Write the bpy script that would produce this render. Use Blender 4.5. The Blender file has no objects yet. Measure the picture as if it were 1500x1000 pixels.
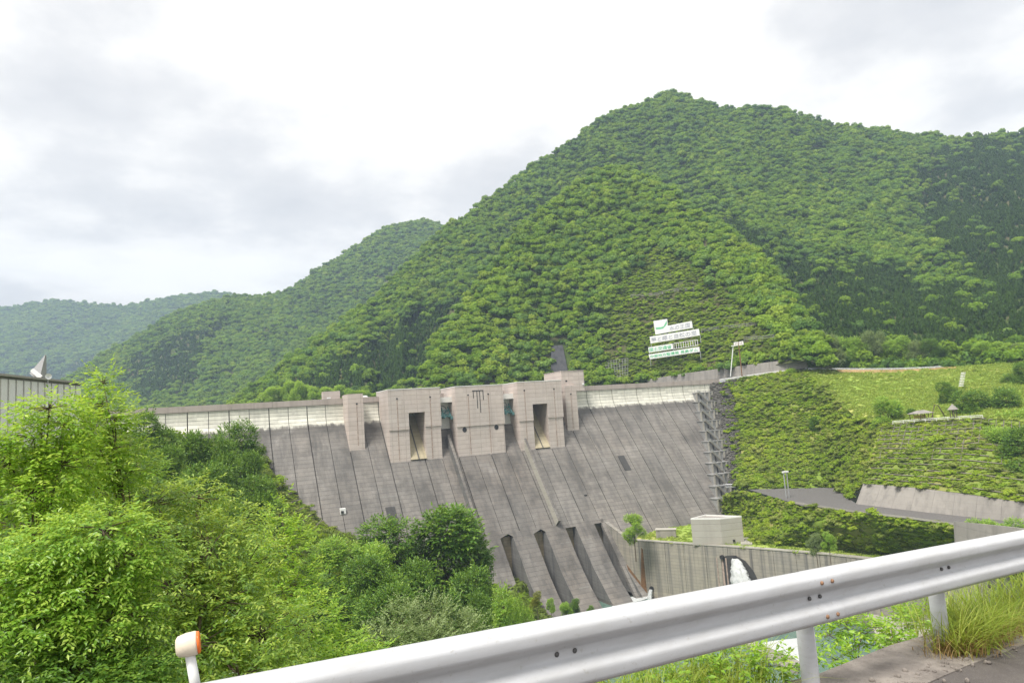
import bpy, math, random
import numpy as np
from mathutils import Vector, Matrix
random.seed(7)
RNG = np.random.default_rng(11)
SC = bpy.context.scene
COL = SC.collection

# ------------------------------------------------------------------ camera
FPX = 1000.0                      # focal length in pixels of the 1500 px wide photograph
ROLL, PITCH, YAW = math.radians(3.9), math.atan(0.108), math.radians(25.0)
F0 = np.array([math.sin(YAW), math.cos(YAW), 0.0]); R0 = np.array([math.cos(YAW), -math.sin(YAW), 0.0]); UP = np.array([0, 0, 1.0])
FW = F0 * math.cos(PITCH) + UP * math.sin(PITCH); U0 = UP * math.cos(PITCH) - F0 * math.sin(PITCH)
RT = math.cos(ROLL) * R0 - math.sin(ROLL) * U0; CU = math.sin(ROLL) * R0 + math.cos(ROLL) * U0
cam_d = bpy.data.cameras.new('camera'); cam = bpy.data.objects.new('camera', cam_d); COL.objects.link(cam)
cam_d.sensor_width = 36.0; cam_d.lens = 36.0 * FPX / 1500.0; cam_d.clip_start = 0.05; cam_d.clip_end = 30000
cam.matrix_world = Matrix(((RT[0], CU[0], -FW[0], 0), (RT[1], CU[1], -FW[1], 0), (RT[2], CU[2], -FW[2], 0), (0, 0, 0, 1)))
SC.camera = cam

# ------------------------------------------------------------------ sky, sun, exposure
SUN_EL, SUN_AZ = math.radians(58), math.radians(-118)     # azimuth from +Y (upstream) towards +X
world = bpy.data.worlds.new('World'); SC.world = world; world.use_nodes = True
wt = world.node_tree; wt.nodes.clear()
def wn(t, **k):
    n = wt.nodes.new(t)
    for a, b in k.items(): setattr(n, a, b)
    return n
w_out = wn('ShaderNodeOutputWorld'); w_mix = wn('ShaderNodeMixShader')
w_sky = wn('ShaderNodeTexSky', sky_type='NISHITA', sun_disc=False, sun_elevation=SUN_EL, sun_rotation=SUN_AZ, altitude=450.0)
w_b1 = wn('ShaderNodeBackground'); w_b1.inputs['Strength'].default_value = 0.12
w_b2 = wn('ShaderNodeBackground'); w_b2.inputs['Strength'].default_value = 1.0
wt.links.new(w_sky.outputs[0], w_b1.inputs['Color'])
w_tc = wn('ShaderNodeTexCoord')
w_sep = wn('ShaderNodeSeparateXYZ'); wt.links.new(w_tc.outputs['Generated'], w_sep.inputs[0])
def wmath(op, a, b):
    m = wn('ShaderNodeMath', operation=op)
    for i, v in enumerate((a, b)):
        if isinstance(v, (int, float)): m.inputs[i].default_value = v
        else: wt.links.new(v, m.inputs[i])
    return m.outputs[0]
den = wmath('ADD', wmath('MAXIMUM', w_sep.outputs['Z'], 0.0), 0.22)      # a cloud deck seen in perspective
w_cmb = wn('ShaderNodeCombineXYZ')
wt.links.new(wmath('DIVIDE', w_sep.outputs['X'], den), w_cmb.inputs[0]); wt.links.new(wmath('DIVIDE', w_sep.outputs['Y'], den), w_cmb.inputs[1])
def wnoise(scale, detail, off, rough=0.55):
    mp = wn('ShaderNodeMapping'); mp.inputs['Location'].default_value = off; wt.links.new(w_cmb.outputs[0], mp.inputs['Vector'])
    n = wn('ShaderNodeTexNoise'); n.inputs['Scale'].default_value = scale; n.inputs['Detail'].default_value = detail
    n.inputs['Roughness'].default_value = rough; wt.links.new(mp.outputs[0], n.inputs['Vector']); return n.outputs['Fac']
def wramp(src, stops):
    r = wn('ShaderNodeValToRGB'); e = r.color_ramp.elements
    while len(e) < len(stops): e.new(0.5)
    for i, (p, c) in enumerate(stops): e[i].position = p; e[i].color = (*c, 1)
    wt.links.new(src, r.inputs[0]); return r.outputs[0]
c_tone = wramp(wnoise(1.35, 8, (2.2, 4.6, 0), 0.56), [(0.34, (0.46, 0.455, 0.46)), (0.44, (0.55, 0.538, 0.53)), (0.5, (0.66, 0.64, 0.615)), (0.57, (0.73, 0.71, 0.68)), (0.8, (0.77, 0.75, 0.72))])
wt.links.new(c_tone, w_b2.inputs['Color'])
c_gap = wramp(wnoise(0.9, 5, (7.7, 2.2, 0)), [(0.16, (0, 0, 0)), (0.28, (1, 1, 1))])
wt.links.new(c_gap, w_mix.inputs[0]); wt.links.new(w_b1.outputs[0], w_mix.inputs[1]); wt.links.new(w_b2.outputs[0], w_mix.inputs[2])
wt.links.new(w_mix.outputs[0], w_out.inputs['Surface'])
sun_d = bpy.data.lights.new('sun', 'SUN'); sun_d.energy = 3.2; sun_d.angle = math.radians(18); sun_d.color = (1.0, 0.955, 0.88)
sun = bpy.data.objects.new('sun', sun_d); COL.objects.link(sun)
sdir = Vector((math.sin(SUN_AZ) * math.cos(SUN_EL), math.cos(SUN_AZ) * math.cos(SUN_EL), math.sin(SUN_EL)))
sun.rotation_euler = (-sdir).to_track_quat('-Z', 'Y').to_euler()
SC.view_settings.view_transform = 'Standard'; SC.view_settings.look = 'None'; SC.view_settings.gamma = 1.0
SC.view_settings.use_curve_mapping = False
SC.view_settings.exposure = 0.85
SC.render.engine = 'CYCLES'
SC.cycles.use_denoising = True
SC.cycles.max_bounces = 6; SC.cycles.diffuse_bounces = 3; SC.cycles.glossy_bounces = 2; SC.cycles.transmission_bounces = 4
SC.cycles.transparent_max_bounces = 4; SC.cycles.volume_bounces = 0; SC.cycles.caustics_reflective = False; SC.cycles.caustics_refractive = False

# ------------------------------------------------------------------ helpers: places
def ray(x, y): return FW + RT * ((x - 750) / FPX) - CU * ((y - 500) / FPX)
def at(x, y, d): return ray(x, y) * d
def at_z(x, y, z): r = ray(x, y); return r * (z / r[2])
def at_y(x, y, Y): r = ray(x, y); return r * (Y / r[1])
def proj(P):
    P = np.asarray(P, float); d = P @ FW; d = np.where(np.abs(d) < 1e-6, 1e-6, d)
    return 750 + FPX * (P @ RT) / d, 500 - FPX * (P @ CU) / d, d
def hash2(ix, iy, seed):
    h = (ix.astype(np.int64) * 374761393 + iy.astype(np.int64) * 668265263 + seed * 1442695041) & 0x7fffffff
    h = ((h ^ (h >> 13)) * 1274126177) & 0x7fffffff
    return ((h ^ (h >> 16)) & 0xffff) / 65535.0
def vnoise(x, y, seed=0):
    ix, iy = np.floor(x), np.floor(y); fx, fy = x - ix, y - iy
    fx = fx * fx * (3 - 2 * fx); fy = fy * fy * (3 - 2 * fy)
    a, b = hash2(ix, iy, seed), hash2(ix + 1, iy, seed); c, d = hash2(ix, iy + 1, seed), hash2(ix + 1, iy + 1, seed)
    return (a + (b - a) * fx) * (1 - fy) + (c + (d - c) * fx) * fy
def fbm(x, y, seed=0, oct=4):
    s = 0; a = 0.5
    for o in range(oct): s = s + a * vnoise(x * 2 ** o, y * 2 ** o, seed + o * 17); a *= 0.5
    return s                                             # about 0..0.94
def unit(v): return v / np.maximum(np.linalg.norm(v, axis=-1, keepdims=True), 1e-9)

# ------------------------------------------------------------------ helpers: meshes and things
def big_mesh(name, V, F, attrs=None, smooth=False):
    me = bpy.data.meshes.new(name); V = np.asarray(V, np.float32); F = np.asarray(F, np.int32); n, k = F.shape
    me.vertices.add(len(V)); me.vertices.foreach_set('co', V.ravel())
    me.loops.add(n * k); me.loops.foreach_set('vertex_index', F.ravel())
    me.polygons.add(n); me.polygons.foreach_set('loop_start', np.arange(0, n * k, k, dtype=np.int32))
    if smooth: me.polygons.foreach_set('use_smooth', np.ones(n, bool))
    for an, av in (attrs or {}).items():
        at_ = me.attributes.new(an, 'FLOAT', 'POINT'); at_.data.foreach_set('value', np.asarray(av, np.float32))
    me.update(calc_edges=True); return me
def link(name, me, mat=None, parent=None):
    o = bpy.data.objects.new(name, me); COL.objects.link(o)
    if mat is not None and len(me.materials) == 0: me.materials.append(mat)
    if parent is not None: o.parent = parent
    return o
def tag(o, label=None, cat=None, group=None, kind=None):
    if label: o['label'] = label
    if cat: o['category'] = cat
    if group: o['group'] = group
    if kind: o['kind'] = kind
    return o
def thing(name, label, cat, loc=(0, 0, 0), group=None, rz=0.0):
    o = bpy.data.objects.new(name, None); COL.objects.link(o); o.location = loc; o.rotation_euler = (0, 0, rz)
    o.empty_display_size = 0.3
    return tag(o, label, cat, group)
class MB:
    """collects solids; build() links them as one mesh object"""
    def __init__(s): s.v = []; s.f = []
    def add(s, V, F):
        n = len(s.v); s.v += [tuple(map(float, p)) for p in V]; s.f += [tuple(i + n for i in q) for q in F]; return s
    def box(s, x0, x1, y0, y1, z0, z1):
        return s.add([(x0, y0, z0), (x1, y0, z0), (x1, y1, z0), (x0, y1, z0), (x0, y0, z1), (x1, y0, z1), (x1, y1, z1), (x0, y1, z1)],
                     [(0, 3, 2, 1), (4, 5, 6, 7), (0, 1, 5, 4), (1, 2, 6, 5), (2, 3, 7, 6), (3, 0, 4, 7)])
    def obox(s, c, ax, ay, az):
        c, ax, ay, az = map(np.asarray, (c, ax, ay, az)); P = [c + sx * ax + sy * ay + sz * az for sz in (-1, 1) for sx, sy in ((-1, -1), (1, -1), (1, 1), (-1, 1))]
        return s.add(P, [(0, 3, 2, 1), (4, 5, 6, 7), (0, 1, 5, 4), (1, 2, 6, 5), (2, 3, 7, 6), (3, 0, 4, 7)])
    def prism(s, base, top):
        n = len(base); F = [tuple(range(n))[::-1], tuple(range(n, 2 * n))]
        F += [(i, (i + 1) % n, n + (i + 1) % n, n + i) for i in range(n)]
        return s.add(list(base) + list(top), F)
    def prismx(s, yz, x0, x1):                             # a (y, z) outline pulled along X
        return s.prism([(x0, y, z) for y, z in yz], [(x1, y, z) for y, z in yz])
    def tube(s, pts, rad, n=6):
        pts = [np.asarray(p, float) for p in pts]; V = []; m = len(pts)
        rad = rad if hasattr(rad, '__len__') else [rad] * m
        for i, p in enumerate(pts):
            t = unit(pts[min(i + 1, m - 1)] - pts[max(i - 1, 0)]); a = np.array([0, 0, 1.]) if abs(t[2]) < 0.9 else np.array([1., 0, 0])
            u_ = unit(np.cross(t, a)); w = np.cross(t, u_)
            V += [p + rad[i] * (math.cos(2 * math.pi * k / n) * u_ + math.sin(2 * math.pi * k / n) * w) for k in range(n)]
        F = [(i * n + k, i * n + (k + 1) % n, (i + 1) * n + (k + 1) % n, (i + 1) * n + k) for i in range(m - 1) for k in range(n)]
        F += [tuple(range(n))[::-1], tuple(range((m - 1) * n, m * n))]
        return s.add(V, F)
    def build(s, name, mat, parent=None, smooth=False):
        me = bpy.data.meshes.new(name); me.from_pydata(s.v, [], s.f)
        if smooth: me.polygons.foreach_set('use_smooth', [True] * len(me.polygons))
        me.update(); return link(name, me, mat, parent)

# ------------------------------------------------------------------ materials
def new_mat(name):
    m = bpy.data.materials.new(name); m.use_nodes = True; t = m.node_tree; t.nodes.clear()
    out = t.nodes.new('ShaderNodeOutputMaterial'); return m, t, out
class NT:
    def __init__(s, t): s.t = t
    def n(s, typ, ins=None, **k):
        n = s.t.nodes.new(typ)
        for a, b in k.items(): setattr(n, a, b)
        for a, b in (ins or {}).items():
            if hasattr(b, 'links') or hasattr(b, 'is_output'): s.t.links.new(b, n.inputs[a])
            else: n.inputs[a].default_value = b
        return n
    def math(s, op, a, b=0.0, clamp=False):
        return s.n('ShaderNodeMath', {0: a, 1: b}, operation=op, use_clamp=clamp).outputs[0]
    def noise(s, vec, scale, detail=4, rough=0.55):
        return s.n('ShaderNodeTexNoise', {'Vector': vec, 'Scale': scale, 'Detail': detail, 'Roughness': rough}).outputs['Fac']
    def ramp(s, fac, stops):
        r = s.n('ShaderNodeValToRGB', {'Fac': fac}); e = r.color_ramp.elements
        while len(e) < len(stops): e.new(0.5)
        for i, (p, c) in enumerate(stops): e[i].position = p; e[i].color = (*c, 1) if len(c) == 3 else c
        return r.outputs[0]
    def mix(s, fac, a, b, mode='MIX'):
        m = s.n('ShaderNodeMix', data_type='RGBA', blend_type=mode)
        for i, v in ((0, fac), (6, a), (7, b)):
            if hasattr(v, 'is_output'): s.t.links.new(v, m.inputs[i])
            else: m.inputs[i].default_value = v if not isinstance(v, tuple) else (*v, 1)
        return m.outputs[2]
    def scaled(s, vec, sc, loc=(0, 0, 0)):
        return s.n('ShaderNodeMapping', {'Vector': vec, 'Scale': sc, 'Location': loc}).outputs[0]
def g(v): return (v, v, v)
def concrete(name, base, dark, line_z=1.5, line_x=0.0, streak=0.5, patch=0.5, rough=0.85, warm=None, band=None, line_dark=0.35, stretch=(0.5, 0.12, 0.05), eff=0.0):
    """weathered cast concrete: pour lines, run-off streaks, patches"""
    m, t, out = new_mat(name); N = NT(t)
    pos = N.n('ShaderNodeNewGeometry').outputs['Position']
    z = N.n('ShaderNodeSeparateXYZ', {0: pos}).outputs
    big = N.noise(pos, 0.045, 5); mid = N.noise(pos, 0.35, 6, 0.62); fine = N.noise(pos, 3.0, 4, 0.6)
    stk = N.noise(N.scaled(pos, stretch), 1.0, 5, 0.6)
    col = N.mix(N.ramp(big, [(0.3, g(0)), (0.7, g(1))]), base, warm or tuple(b * 0.9 for b in base))
    dull = 1.0
    if band:                                              # cleaner cast strip under the crest
        e = N.math('ADD', N.math('SUBTRACT', z[2], band[0]), N.math('MULTIPLY', N.math('SUBTRACT', stk, 0.5), 4.5))
        bf = N.math('MULTIPLY', N.math('ADD', e, 0.5), 0.9, True); col = N.mix(bf, col, band[1]); dull = N.math('SUBTRACT', 1.0, N.math('MULTIPLY', bf, 0.75))
        grime = N.math('MULTIPLY', N.math('SUBTRACT', 1.0, N.math('ABSOLUTE', N.math('MULTIPLY', N.math('ADD', e, 2.2), 0.33)), True), 0.55, True)
        col = N.mix(grime, col, (0.075, 0.072, 0.068))
    col = N.mix(N.math('MULTIPLY', N.ramp(stk, [(0.48, g(0)), (0.68, g(1))]), N.math('MULTIPLY', dull, streak)), col, dark)
    col = N.mix(N.math('MULTIPLY', N.ramp(mid, [(0.42, g(0)), (0.75, g(1))]), N.math('MULTIPLY', dull, patch)), col, tuple(0.5 * (a + b) for a, b in zip(base, dark)))
    col = N.mix(N.math('MULTIPLY', N.ramp(mid, [(0.25, g(1)), (0.4, g(0))]), patch * 0.6), col, tuple(min(1, b * 1.35) for b in base))
    lines = None
    if line_z:
        fr = N.math('FRACT', N.math('ADD', N.math('DIVIDE', z[2], line_z), N.math('MULTIPLY', fine, 0.03)))
        idz = N.math('FLOOR', N.math('DIVIDE', z[2], line_z))
        lift = N.n('ShaderNodeTexWhiteNoise', {'W': N.math('ADD', idz, N.math('FLOOR', N.math('DIVIDE', z[0], 15.0)))}, noise_dimensions='1D').outputs[0]
        col = N.mix(N.math('MULTIPLY', lift, 0.22), col, dark)
        lines = N.math('LESS_THAN', fr, 0.14)
    if eff:                                               # pale lime lines on some pours
        wn_ = N.n('ShaderNodeTexWhiteNoise', {'Vector': N.n('ShaderNodeCombineXYZ', {0: idz, 1: N.math('FLOOR', N.math('DIVIDE', N.math('SUBTRACT', z[0], 4.0), 7.5))}).outputs[0]}, noise_dimensions='2D').outputs[0]
        col = N.mix(N.math('MULTIPLY', N.math('MULTIPLY', N.math('GREATER_THAN', wn_, eff), N.math('LESS_THAN', fr, 0.2)), N.ramp(mid, [(0.3, g(0.05)), (0.65, g(0.6))])), col, (0.46, 0.45, 0.42))
        tone = N.n('ShaderNodeTexWhiteNoise', {'W': N.math('FLOOR', N.math('DIVIDE', N.math('SUBTRACT', z[0], 4.0), 7.5))}, noise_dimensions='1D').outputs[0]
        col = N.mix(N.math('MULTIPLY', N.math('MULTIPLY', tone, 0.3), dull), col, dark)
        wx = N.noise(N.scaled(pos, (0.1, 0.05, 0.09)), 1.0, 6, 0.65); col = N.mix(N.math('MULTIPLY', N.ramp(wx, [(0.5, g(0)), (0.66, g(1))]), N.math('MULTIPLY', dull, 0.6)), col, tuple(0.75 * q for q in dark))
        col = N.mix(N.math('MULTIPLY', N.ramp(wx, [(0.3, g(1)), (0.42, g(0))]), N.math('MULTIPLY', dull, 0.5)), col, tuple(min(1, q * 1.45) for q in base))
    if line_x:
        fx = N.math('LESS_THAN', N.math('FRACT', N.math('DIVIDE', z[0], line_x)), 0.05)
        lines = N.math('MAXIMUM', lines, fx)
    if lines is not None:
        col = N.mix(N.math('MULTIPLY', N.math('MULTIPLY', lines, line_dark), N.ramp(mid, [(0.3, g(0.35)), (0.6, g(1))])), col, dark)
    h = N.math('ADD', N.math('MULTIPLY', fine, 0.25), N.math('MULTIPLY', mid, 0.7))
    if lines is not None: h = N.math('SUBTRACT', h, N.math('MULTIPLY', lines, 0.5))
    bump = N.n('ShaderNodeBump', {'Height': h, 'Distance': 0.12, 'Strength': 0.5}).outputs[0]
    b = N.n('ShaderNodeBsdfPrincipled', {'Base Color': col, 'Roughness': rough, 'Normal': bump, 'Specular IOR Level': 0.25})
    t.links.new(b.outputs[0], out.inputs[0]); return m
def plain(name, c, rough=0.6, metal=0.0, var=0.15, scale=6.0, bump=0.0, spec=0.4):
    m, t, out = new_mat(name); N = NT(t); pos = N.n('ShaderNodeNewGeometry').outputs['Position']
    nz = N.noise(pos, scale, 5, 0.6)
    col = N.mix(N.ramp(nz, [(0.3, g(0)), (0.7, g(1))]), tuple(v * (1 - var) for v in c), tuple(min(1, v * (1 + var)) for v in c))
    ins = {'Base Color': col, 'Roughness': rough, 'Metallic': metal, 'Specular IOR Level': spec}
    if bump: ins['Normal'] = N.n('ShaderNodeBump', {'Height': nz, 'Distance': bump, 'Strength': 0.6}).outputs[0]
    b = N.n('ShaderNodeBsdfPrincipled', ins); t.links.new(b.outputs[0], out.inputs[0]); return m
def leaf_mat(name, dark, mid, light, trans=0.35, rough=0.5, spec=0.35, inst=False, patch=0.012, patch_amt=0.5):
    """leaves: the colour of each leaf or crown comes from its tint, painted crown shading included, with slow changes over the ground"""
    m, t, out = new_mat(name); N = NT(t)
    a = N.n('ShaderNodeAttribute', attribute_name='tint', attribute_type='INSTANCER' if inst else 'GEOMETRY').outputs['Fac']
    pos = N.n('ShaderNodeNewGeometry').outputs['Position']
    if inst:
        la = N.n('ShaderNodeAttribute', attribute_name='leaf', attribute_type='GEOMETRY').outputs['Fac']
        a = N.math('ADD', N.math('MULTIPLY', a, 0.65), N.math('MULTIPLY', la, 0.35))  # mixes in the painted top light and inner shade of the crowns
    pn = N.noise(pos, patch, 3, 0.5)
    a = N.math('ADD', a, N.math('MULTIPLY', N.math('SUBTRACT', pn, 0.5), patch_amt))
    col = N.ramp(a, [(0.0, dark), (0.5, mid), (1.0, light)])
    b = N.n('ShaderNodeBsdfPrincipled', {'Base Color': col, 'Roughness': rough, 'Specular IOR Level': spec})
    tr = N.n('ShaderNodeBsdfTranslucent', {'Color': N.mix(0.5, col, (light[0] * 1.15, light[1] * 1.1, light[2] * 0.6))})
    mx = N.n('ShaderNodeMixShader', {0: trans, 1: b.outputs[0], 2: tr.outputs[0]})
    t.links.new(mx.outputs[0], out.inputs[0]); return m
def ground_mat(name, a, b, c, scale=0.4):
    m, t, out = new_mat(name); N = NT(t); pos = N.n('ShaderNodeNewGeometry').outputs['Position']
    n1 = N.noise(pos, scale, 6, 0.6); n2 = N.noise(pos, scale * 0.12, 4, 0.5)
    col = N.mix(N.ramp(n1, [(0.35, g(0)), (0.65, g(1))]), a, b); col = N.mix(N.ramp(n2, [(0.45, g(0)), (0.62, g(1))]), col, c)
    bp = N.n('ShaderNodeBump', {'Height': n1, 'Distance': 0.3, 'Strength': 0.7}).outputs[0]
    s = N.n('ShaderNodeBsdfPrincipled', {'Base Color': col, 'Roughness': 0.95, 'Normal': bp, 'Specular IOR Level': 0.1})
    t.links.new(s.outputs[0], out.inputs[0]); return m
M = {}
M['face'] = concrete('weathered_dam_concrete', (0.232, 0.217, 0.2), (0.098, 0.093, 0.088), 1.5, 0, 0.7, 0.65, line_dark=0.65, warm=(0.235, 0.212, 0.188), band=(1.2, (0.82, 0.80, 0.70)), eff=0.955)
M['spill'] = concrete('spillway_concrete', (0.205, 0.193, 0.18), (0.085, 0.08, 0.076), 1.5, 0, 0.65, 0.6, line_dark=0.55, warm=(0.225, 0.198, 0.172), eff=0.965)
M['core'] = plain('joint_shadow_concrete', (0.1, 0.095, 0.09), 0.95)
M['tower'] = concrete('pale_pink_concrete', (0.605, 0.515, 0.465), (0.3, 0.245, 0.215), 1.85, 5.6, 0.25, 0.28, warm=(0.52, 0.47, 0.435), line_dark=0.5)
M['parapet'] = concrete('parapet_concrete', (0.44, 0.385, 0.35), (0.2, 0.17, 0.15), 0, 0, 0.4, 0.4)
M['cap'] = plain('white_coping', (0.72, 0.71, 0.68), 0.7)
M['stain'] = plain('rust_brown_runoff', (0.36, 0.28, 0.235), 0.95, var=0.35, scale=1.2)
M['chute'] = concrete('yellowed_chute_concrete', (0.47, 0.41, 0.28), (0.22, 0.19, 0.13), 1.5, 0, 0.5, 0.4)
M['dark'] = plain('dark_opening', (0.03, 0.03, 0.032), 0.8)
M['hatch'] = concrete('dark_hatch_concrete', (0.075, 0.072, 0.07), (0.04, 0.04, 0.04), 0.8, 0)
M['wall'] = concrete('training_wall_concrete', (0.40, 0.36, 0.28), (0.135, 0.13, 0.125), 1.2, 0, 0.95, 0.5, warm=(0.27, 0.255, 0.235), stretch=(0.8, 0.8, 0.018))
M['slotwall'] = concrete('stained_slot_concrete', (0.2, 0.195, 0.185), (0.07, 0.07, 0.07), 1.2, 0, 0.7, 0.5, stretch=(0.5, 0.5, 0.04))
M['slotback'] = concrete('ochre_slot_concrete', (0.33, 0.27, 0.18), (0.12, 0.11, 0.09), 1.2, 0, 0.7, 0.5, stretch=(0.5, 0.5, 0.04))
M['grey'] = concrete('grey_retaining_concrete', (0.34, 0.315, 0.285), (0.16, 0.15, 0.14), 2.2, 0, 0.7, 0.6, line_dark=0.12, stretch=(0.3, 0.3, 0.03))
M['pale'] = concrete('pale_building_concrete', (0.42, 0.40, 0.35), (0.24, 0.22, 0.19), 2.4, 0, 0.3, 0.3)
M['stair'] = concrete('stair_concrete', (0.34, 0.335, 0.325), (0.12, 0.12, 0.12), 2.0, 0, 0.7, 0.6, stretch=(0.5, 0.5, 0.08))
M['stone'] = plain('grey_cobble', (0.085, 0.08, 0.07), 0.9, var=0.4, scale=0.9, bump=0.1)
M['steel'] = plain('galvanised_steel', (0.5, 0.51, 0.52), 0.45, 0.6, var=0.1)
M['teal'] = plain('teal_gate_paint', (0.13, 0.29, 0.29), 0.55, var=0.3, scale=1.5)
M['white'] = plain('white_paint', (0.78, 0.78, 0.77), 0.5, var=0.05)
M['asphalt'] = plain('asphalt', (0.125, 0.118, 0.112), 0.92, var=0.3, scale=3.0, bump=0.02)
M['bark'] = plain('bark', (0.11, 0.085, 0.06), 0.95, var=0.4, scale=9.0, bump=0.02)
M['soil'] = ground_mat('forest_floor', (0.05, 0.08, 0.018), (0.07, 0.1, 0.024), (0.09, 0.085, 0.04))
M['scrub'] = ground_mat('scrubby_ground', (0.14, 0.21, 0.032), (0.19, 0.26, 0.045), (0.24, 0.24, 0.075))
M['meadow'] = ground_mat('meadow_ground', (0.26, 0.38, 0.07), (0.32, 0.42, 0.09), (0.36, 0.37, 0.11), 0.25)
M['forest'] = leaf_mat('broadleaf_forest', (0.08, 0.165, 0.016), (0.185, 0.32, 0.028), (0.34, 0.475, 0.05), 0.42, inst=True, patch=0.011, patch_amt=0.75, spec=0.15)
M['conifer'] = leaf_mat('cedar_forest', (0.042, 0.092, 0.016), (0.08, 0.155, 0.023), (0.14, 0.225, 0.03), 0.32, inst=True, patch=0.01, patch_amt=0.3, spec=0.1)
M['shrub'] = leaf_mat('slope_scrub', (0.11, 0.20, 0.018), (0.27, 0.41, 0.034), (0.48, 0.56, 0.07), 0.44, inst=True, patch=0.03, patch_amt=0.6, spec=0.15)
M['grassblade'] = leaf_mat('grass_blades', (0.12, 0.2, 0.025), (0.27, 0.39, 0.05), (0.52, 0.54, 0.15), 0.45, patch=0.6, patch_amt=0.3)
M['leaf_bright'] = leaf_mat('bright_leaves', (0.065, 0.16, 0.018), (0.26, 0.475, 0.048), (0.55, 0.69, 0.12), 0.46, 0.36, 0.5, patch=0.25, patch_amt=0.35)
M['leaf_mid'] = leaf_mat('mid_green_leaves', (0.055, 0.145, 0.02), (0.225, 0.425, 0.048), (0.50, 0.65, 0.12), 0.45, 0.34, 0.55, patch=0.25, patch_amt=0.35)
M['leaf_dark'] = leaf_mat('dark_green_leaves', (0.03, 0.085, 0.014), (0.10, 0.215, 0.028), (0.25, 0.385, 0.055), 0.38, 0.42, 0.4, patch=0.12, patch_amt=0.3)
M['leaf_oak'] = leaf_mat('oak_leaves', (0.045, 0.11, 0.018), (0.18, 0.325, 0.045), (0.50, 0.61, 0.11), 0.42, 0.32, 0.6, patch=0.4, patch_amt=0.45)
M['leaf_grey'] = leaf_mat('grey_green_leaves', (0.09, 0.14, 0.045), (0.22, 0.30, 0.12), (0.38, 0.46, 0.22), 0.4, 0.5, 0.3, patch=0.12)
M['leaf_yellow'] = leaf_mat('yellow_green_leaves', (0.09, 0.12, 0.015), (0.2, 0.24, 0.03), (0.34, 0.34, 0.05), 0.35, patch=0.2)
m, t, out = new_mat('green_river_water'); N = NT(t); pos = N.n('ShaderNodeNewGeometry').outputs['Position']
wv = N.noise(N.scaled(pos, (1, 1, 1)), 0.35, 6, 0.65)
b = N.n('ShaderNodeBsdfPrincipled', {'Base Color': N.mix(N.ramp(wv, [(0.35, g(0)), (0.75, g(1))]), (0.085, 0.155, 0.125), (0.16, 0.24, 0.2)), 'Roughness': 0.22,
    'Normal': N.n('ShaderNodeBump', {'Height': wv, 'Distance': 0.5, 'Strength': 0.5}).outputs[0]})
t.links.new(b.outputs[0], out.inputs[0]); M['water'] = m
m, t, out = new_mat('white_foam'); N = NT(t); pos = N.n('ShaderNodeNewGeometry').outputs['Position']
b = N.n('ShaderNodeBsdfPrincipled', {'Base Color': (0.85, 0.87, 0.87, 1), 'Roughness': 0.7, 'Normal': N.n('ShaderNodeBump', {'Height': N.noise(pos, 1.2, 6, 0.7), 'Distance': 0.6}).outputs[0]})
tr = N.n('ShaderNodeBsdfTranslucent', {'Color': (0.85, 0.87, 0.87, 1)})
t.links.new(N.n('ShaderNodeMixShader', {0: 0.4, 1: b.outputs[0], 2: tr.outputs[0]}).outputs[0], out.inputs[0]); M['foam'] = m
# ------------------------------------------------------------------ terrain tools
def row_at(row, xs):
    r = np.array(row, float); y = np.interp(xs, r[:, 0], r[:, 1]); d = np.interp(xs, r[:, 0], r[:, 2])
    return np.stack([at(a, b, c) for a, b, c in zip(xs, y, d)])
def blend_rows(R, nv):
    """smooth surface through a few polylines given from top to bottom"""
    R = np.stack(R); k = len(R) - 1; out = []
    for v in np.linspace(0, k, nv):
        i = min(int(v), k - 1); f = v - i
        p0 = R[max(i - 1, 0)]; p1 = R[i]; p2 = R[i + 1]; p3 = R[min(i + 2, k)]
        if i == 0: p0 = 2 * p1 - p2
        if i + 2 > k: p3 = 2 * p2 - p1
        out.append(0.5 * (2 * p1 + (p2 - p0) * f + (2 * p0 - 5 * p1 + 4 * p2 - p3) * f * f + (3 * p1 - p0 - 3 * p2 + p3) * f ** 3))
    return np.stack(out)
def grid_mesh(name, P, mat, smooth=True):
    nv, nu, _ = P.shape; idx = np.arange(nv * nu).reshape(nv, nu)
    F = np.stack([idx[:-1, :-1], idx[1:, :-1], idx[1:, 1:], idx[:-1, 1:]], -1).reshape(-1, 4)
    me = big_mesh(name, P.reshape(-1, 3), F, smooth=smooth); return link(name, me, mat)
def scatter_grid(P, density, rng=RNG):
    """random points on a grid surface, even per square metre"""
    a = P[:-1, :-1]; b = P[1:, :-1]; c = P[:-1, 1:]; d = P[1:, 1:]
    ar = 0.5 * (np.linalg.norm(np.cross(b - a, c - a), axis=-1) + np.linalg.norm(np.cross(b - d, c - d), axis=-1))
    n = int(ar.sum() * density); cell = rng.choice(ar.size, n, p=(ar / ar.sum()).ravel())
    i, j = np.unravel_index(cell, ar.shape); u = rng.random((n, 1)); v = rng.random((n, 1))
    return a[i, j] * (1 - u) * (1 - v) + c[i, j] * u * (1 - v) + b[i, j] * (1 - u) * v + d[i, j] * u * v
def in_poly(x, y, poly):
    r = np.zeros(len(x), bool); n = len(poly); j = n - 1
    for i in range(n):
        xi, yi = poly[i]; xj, yj = poly[j]
        r ^= ((yi > y) != (yj > y)) & (x < (xj - xi) * (y - yi) / (yj - yi + 1e-9) + xi); j = i
    return r

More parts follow.
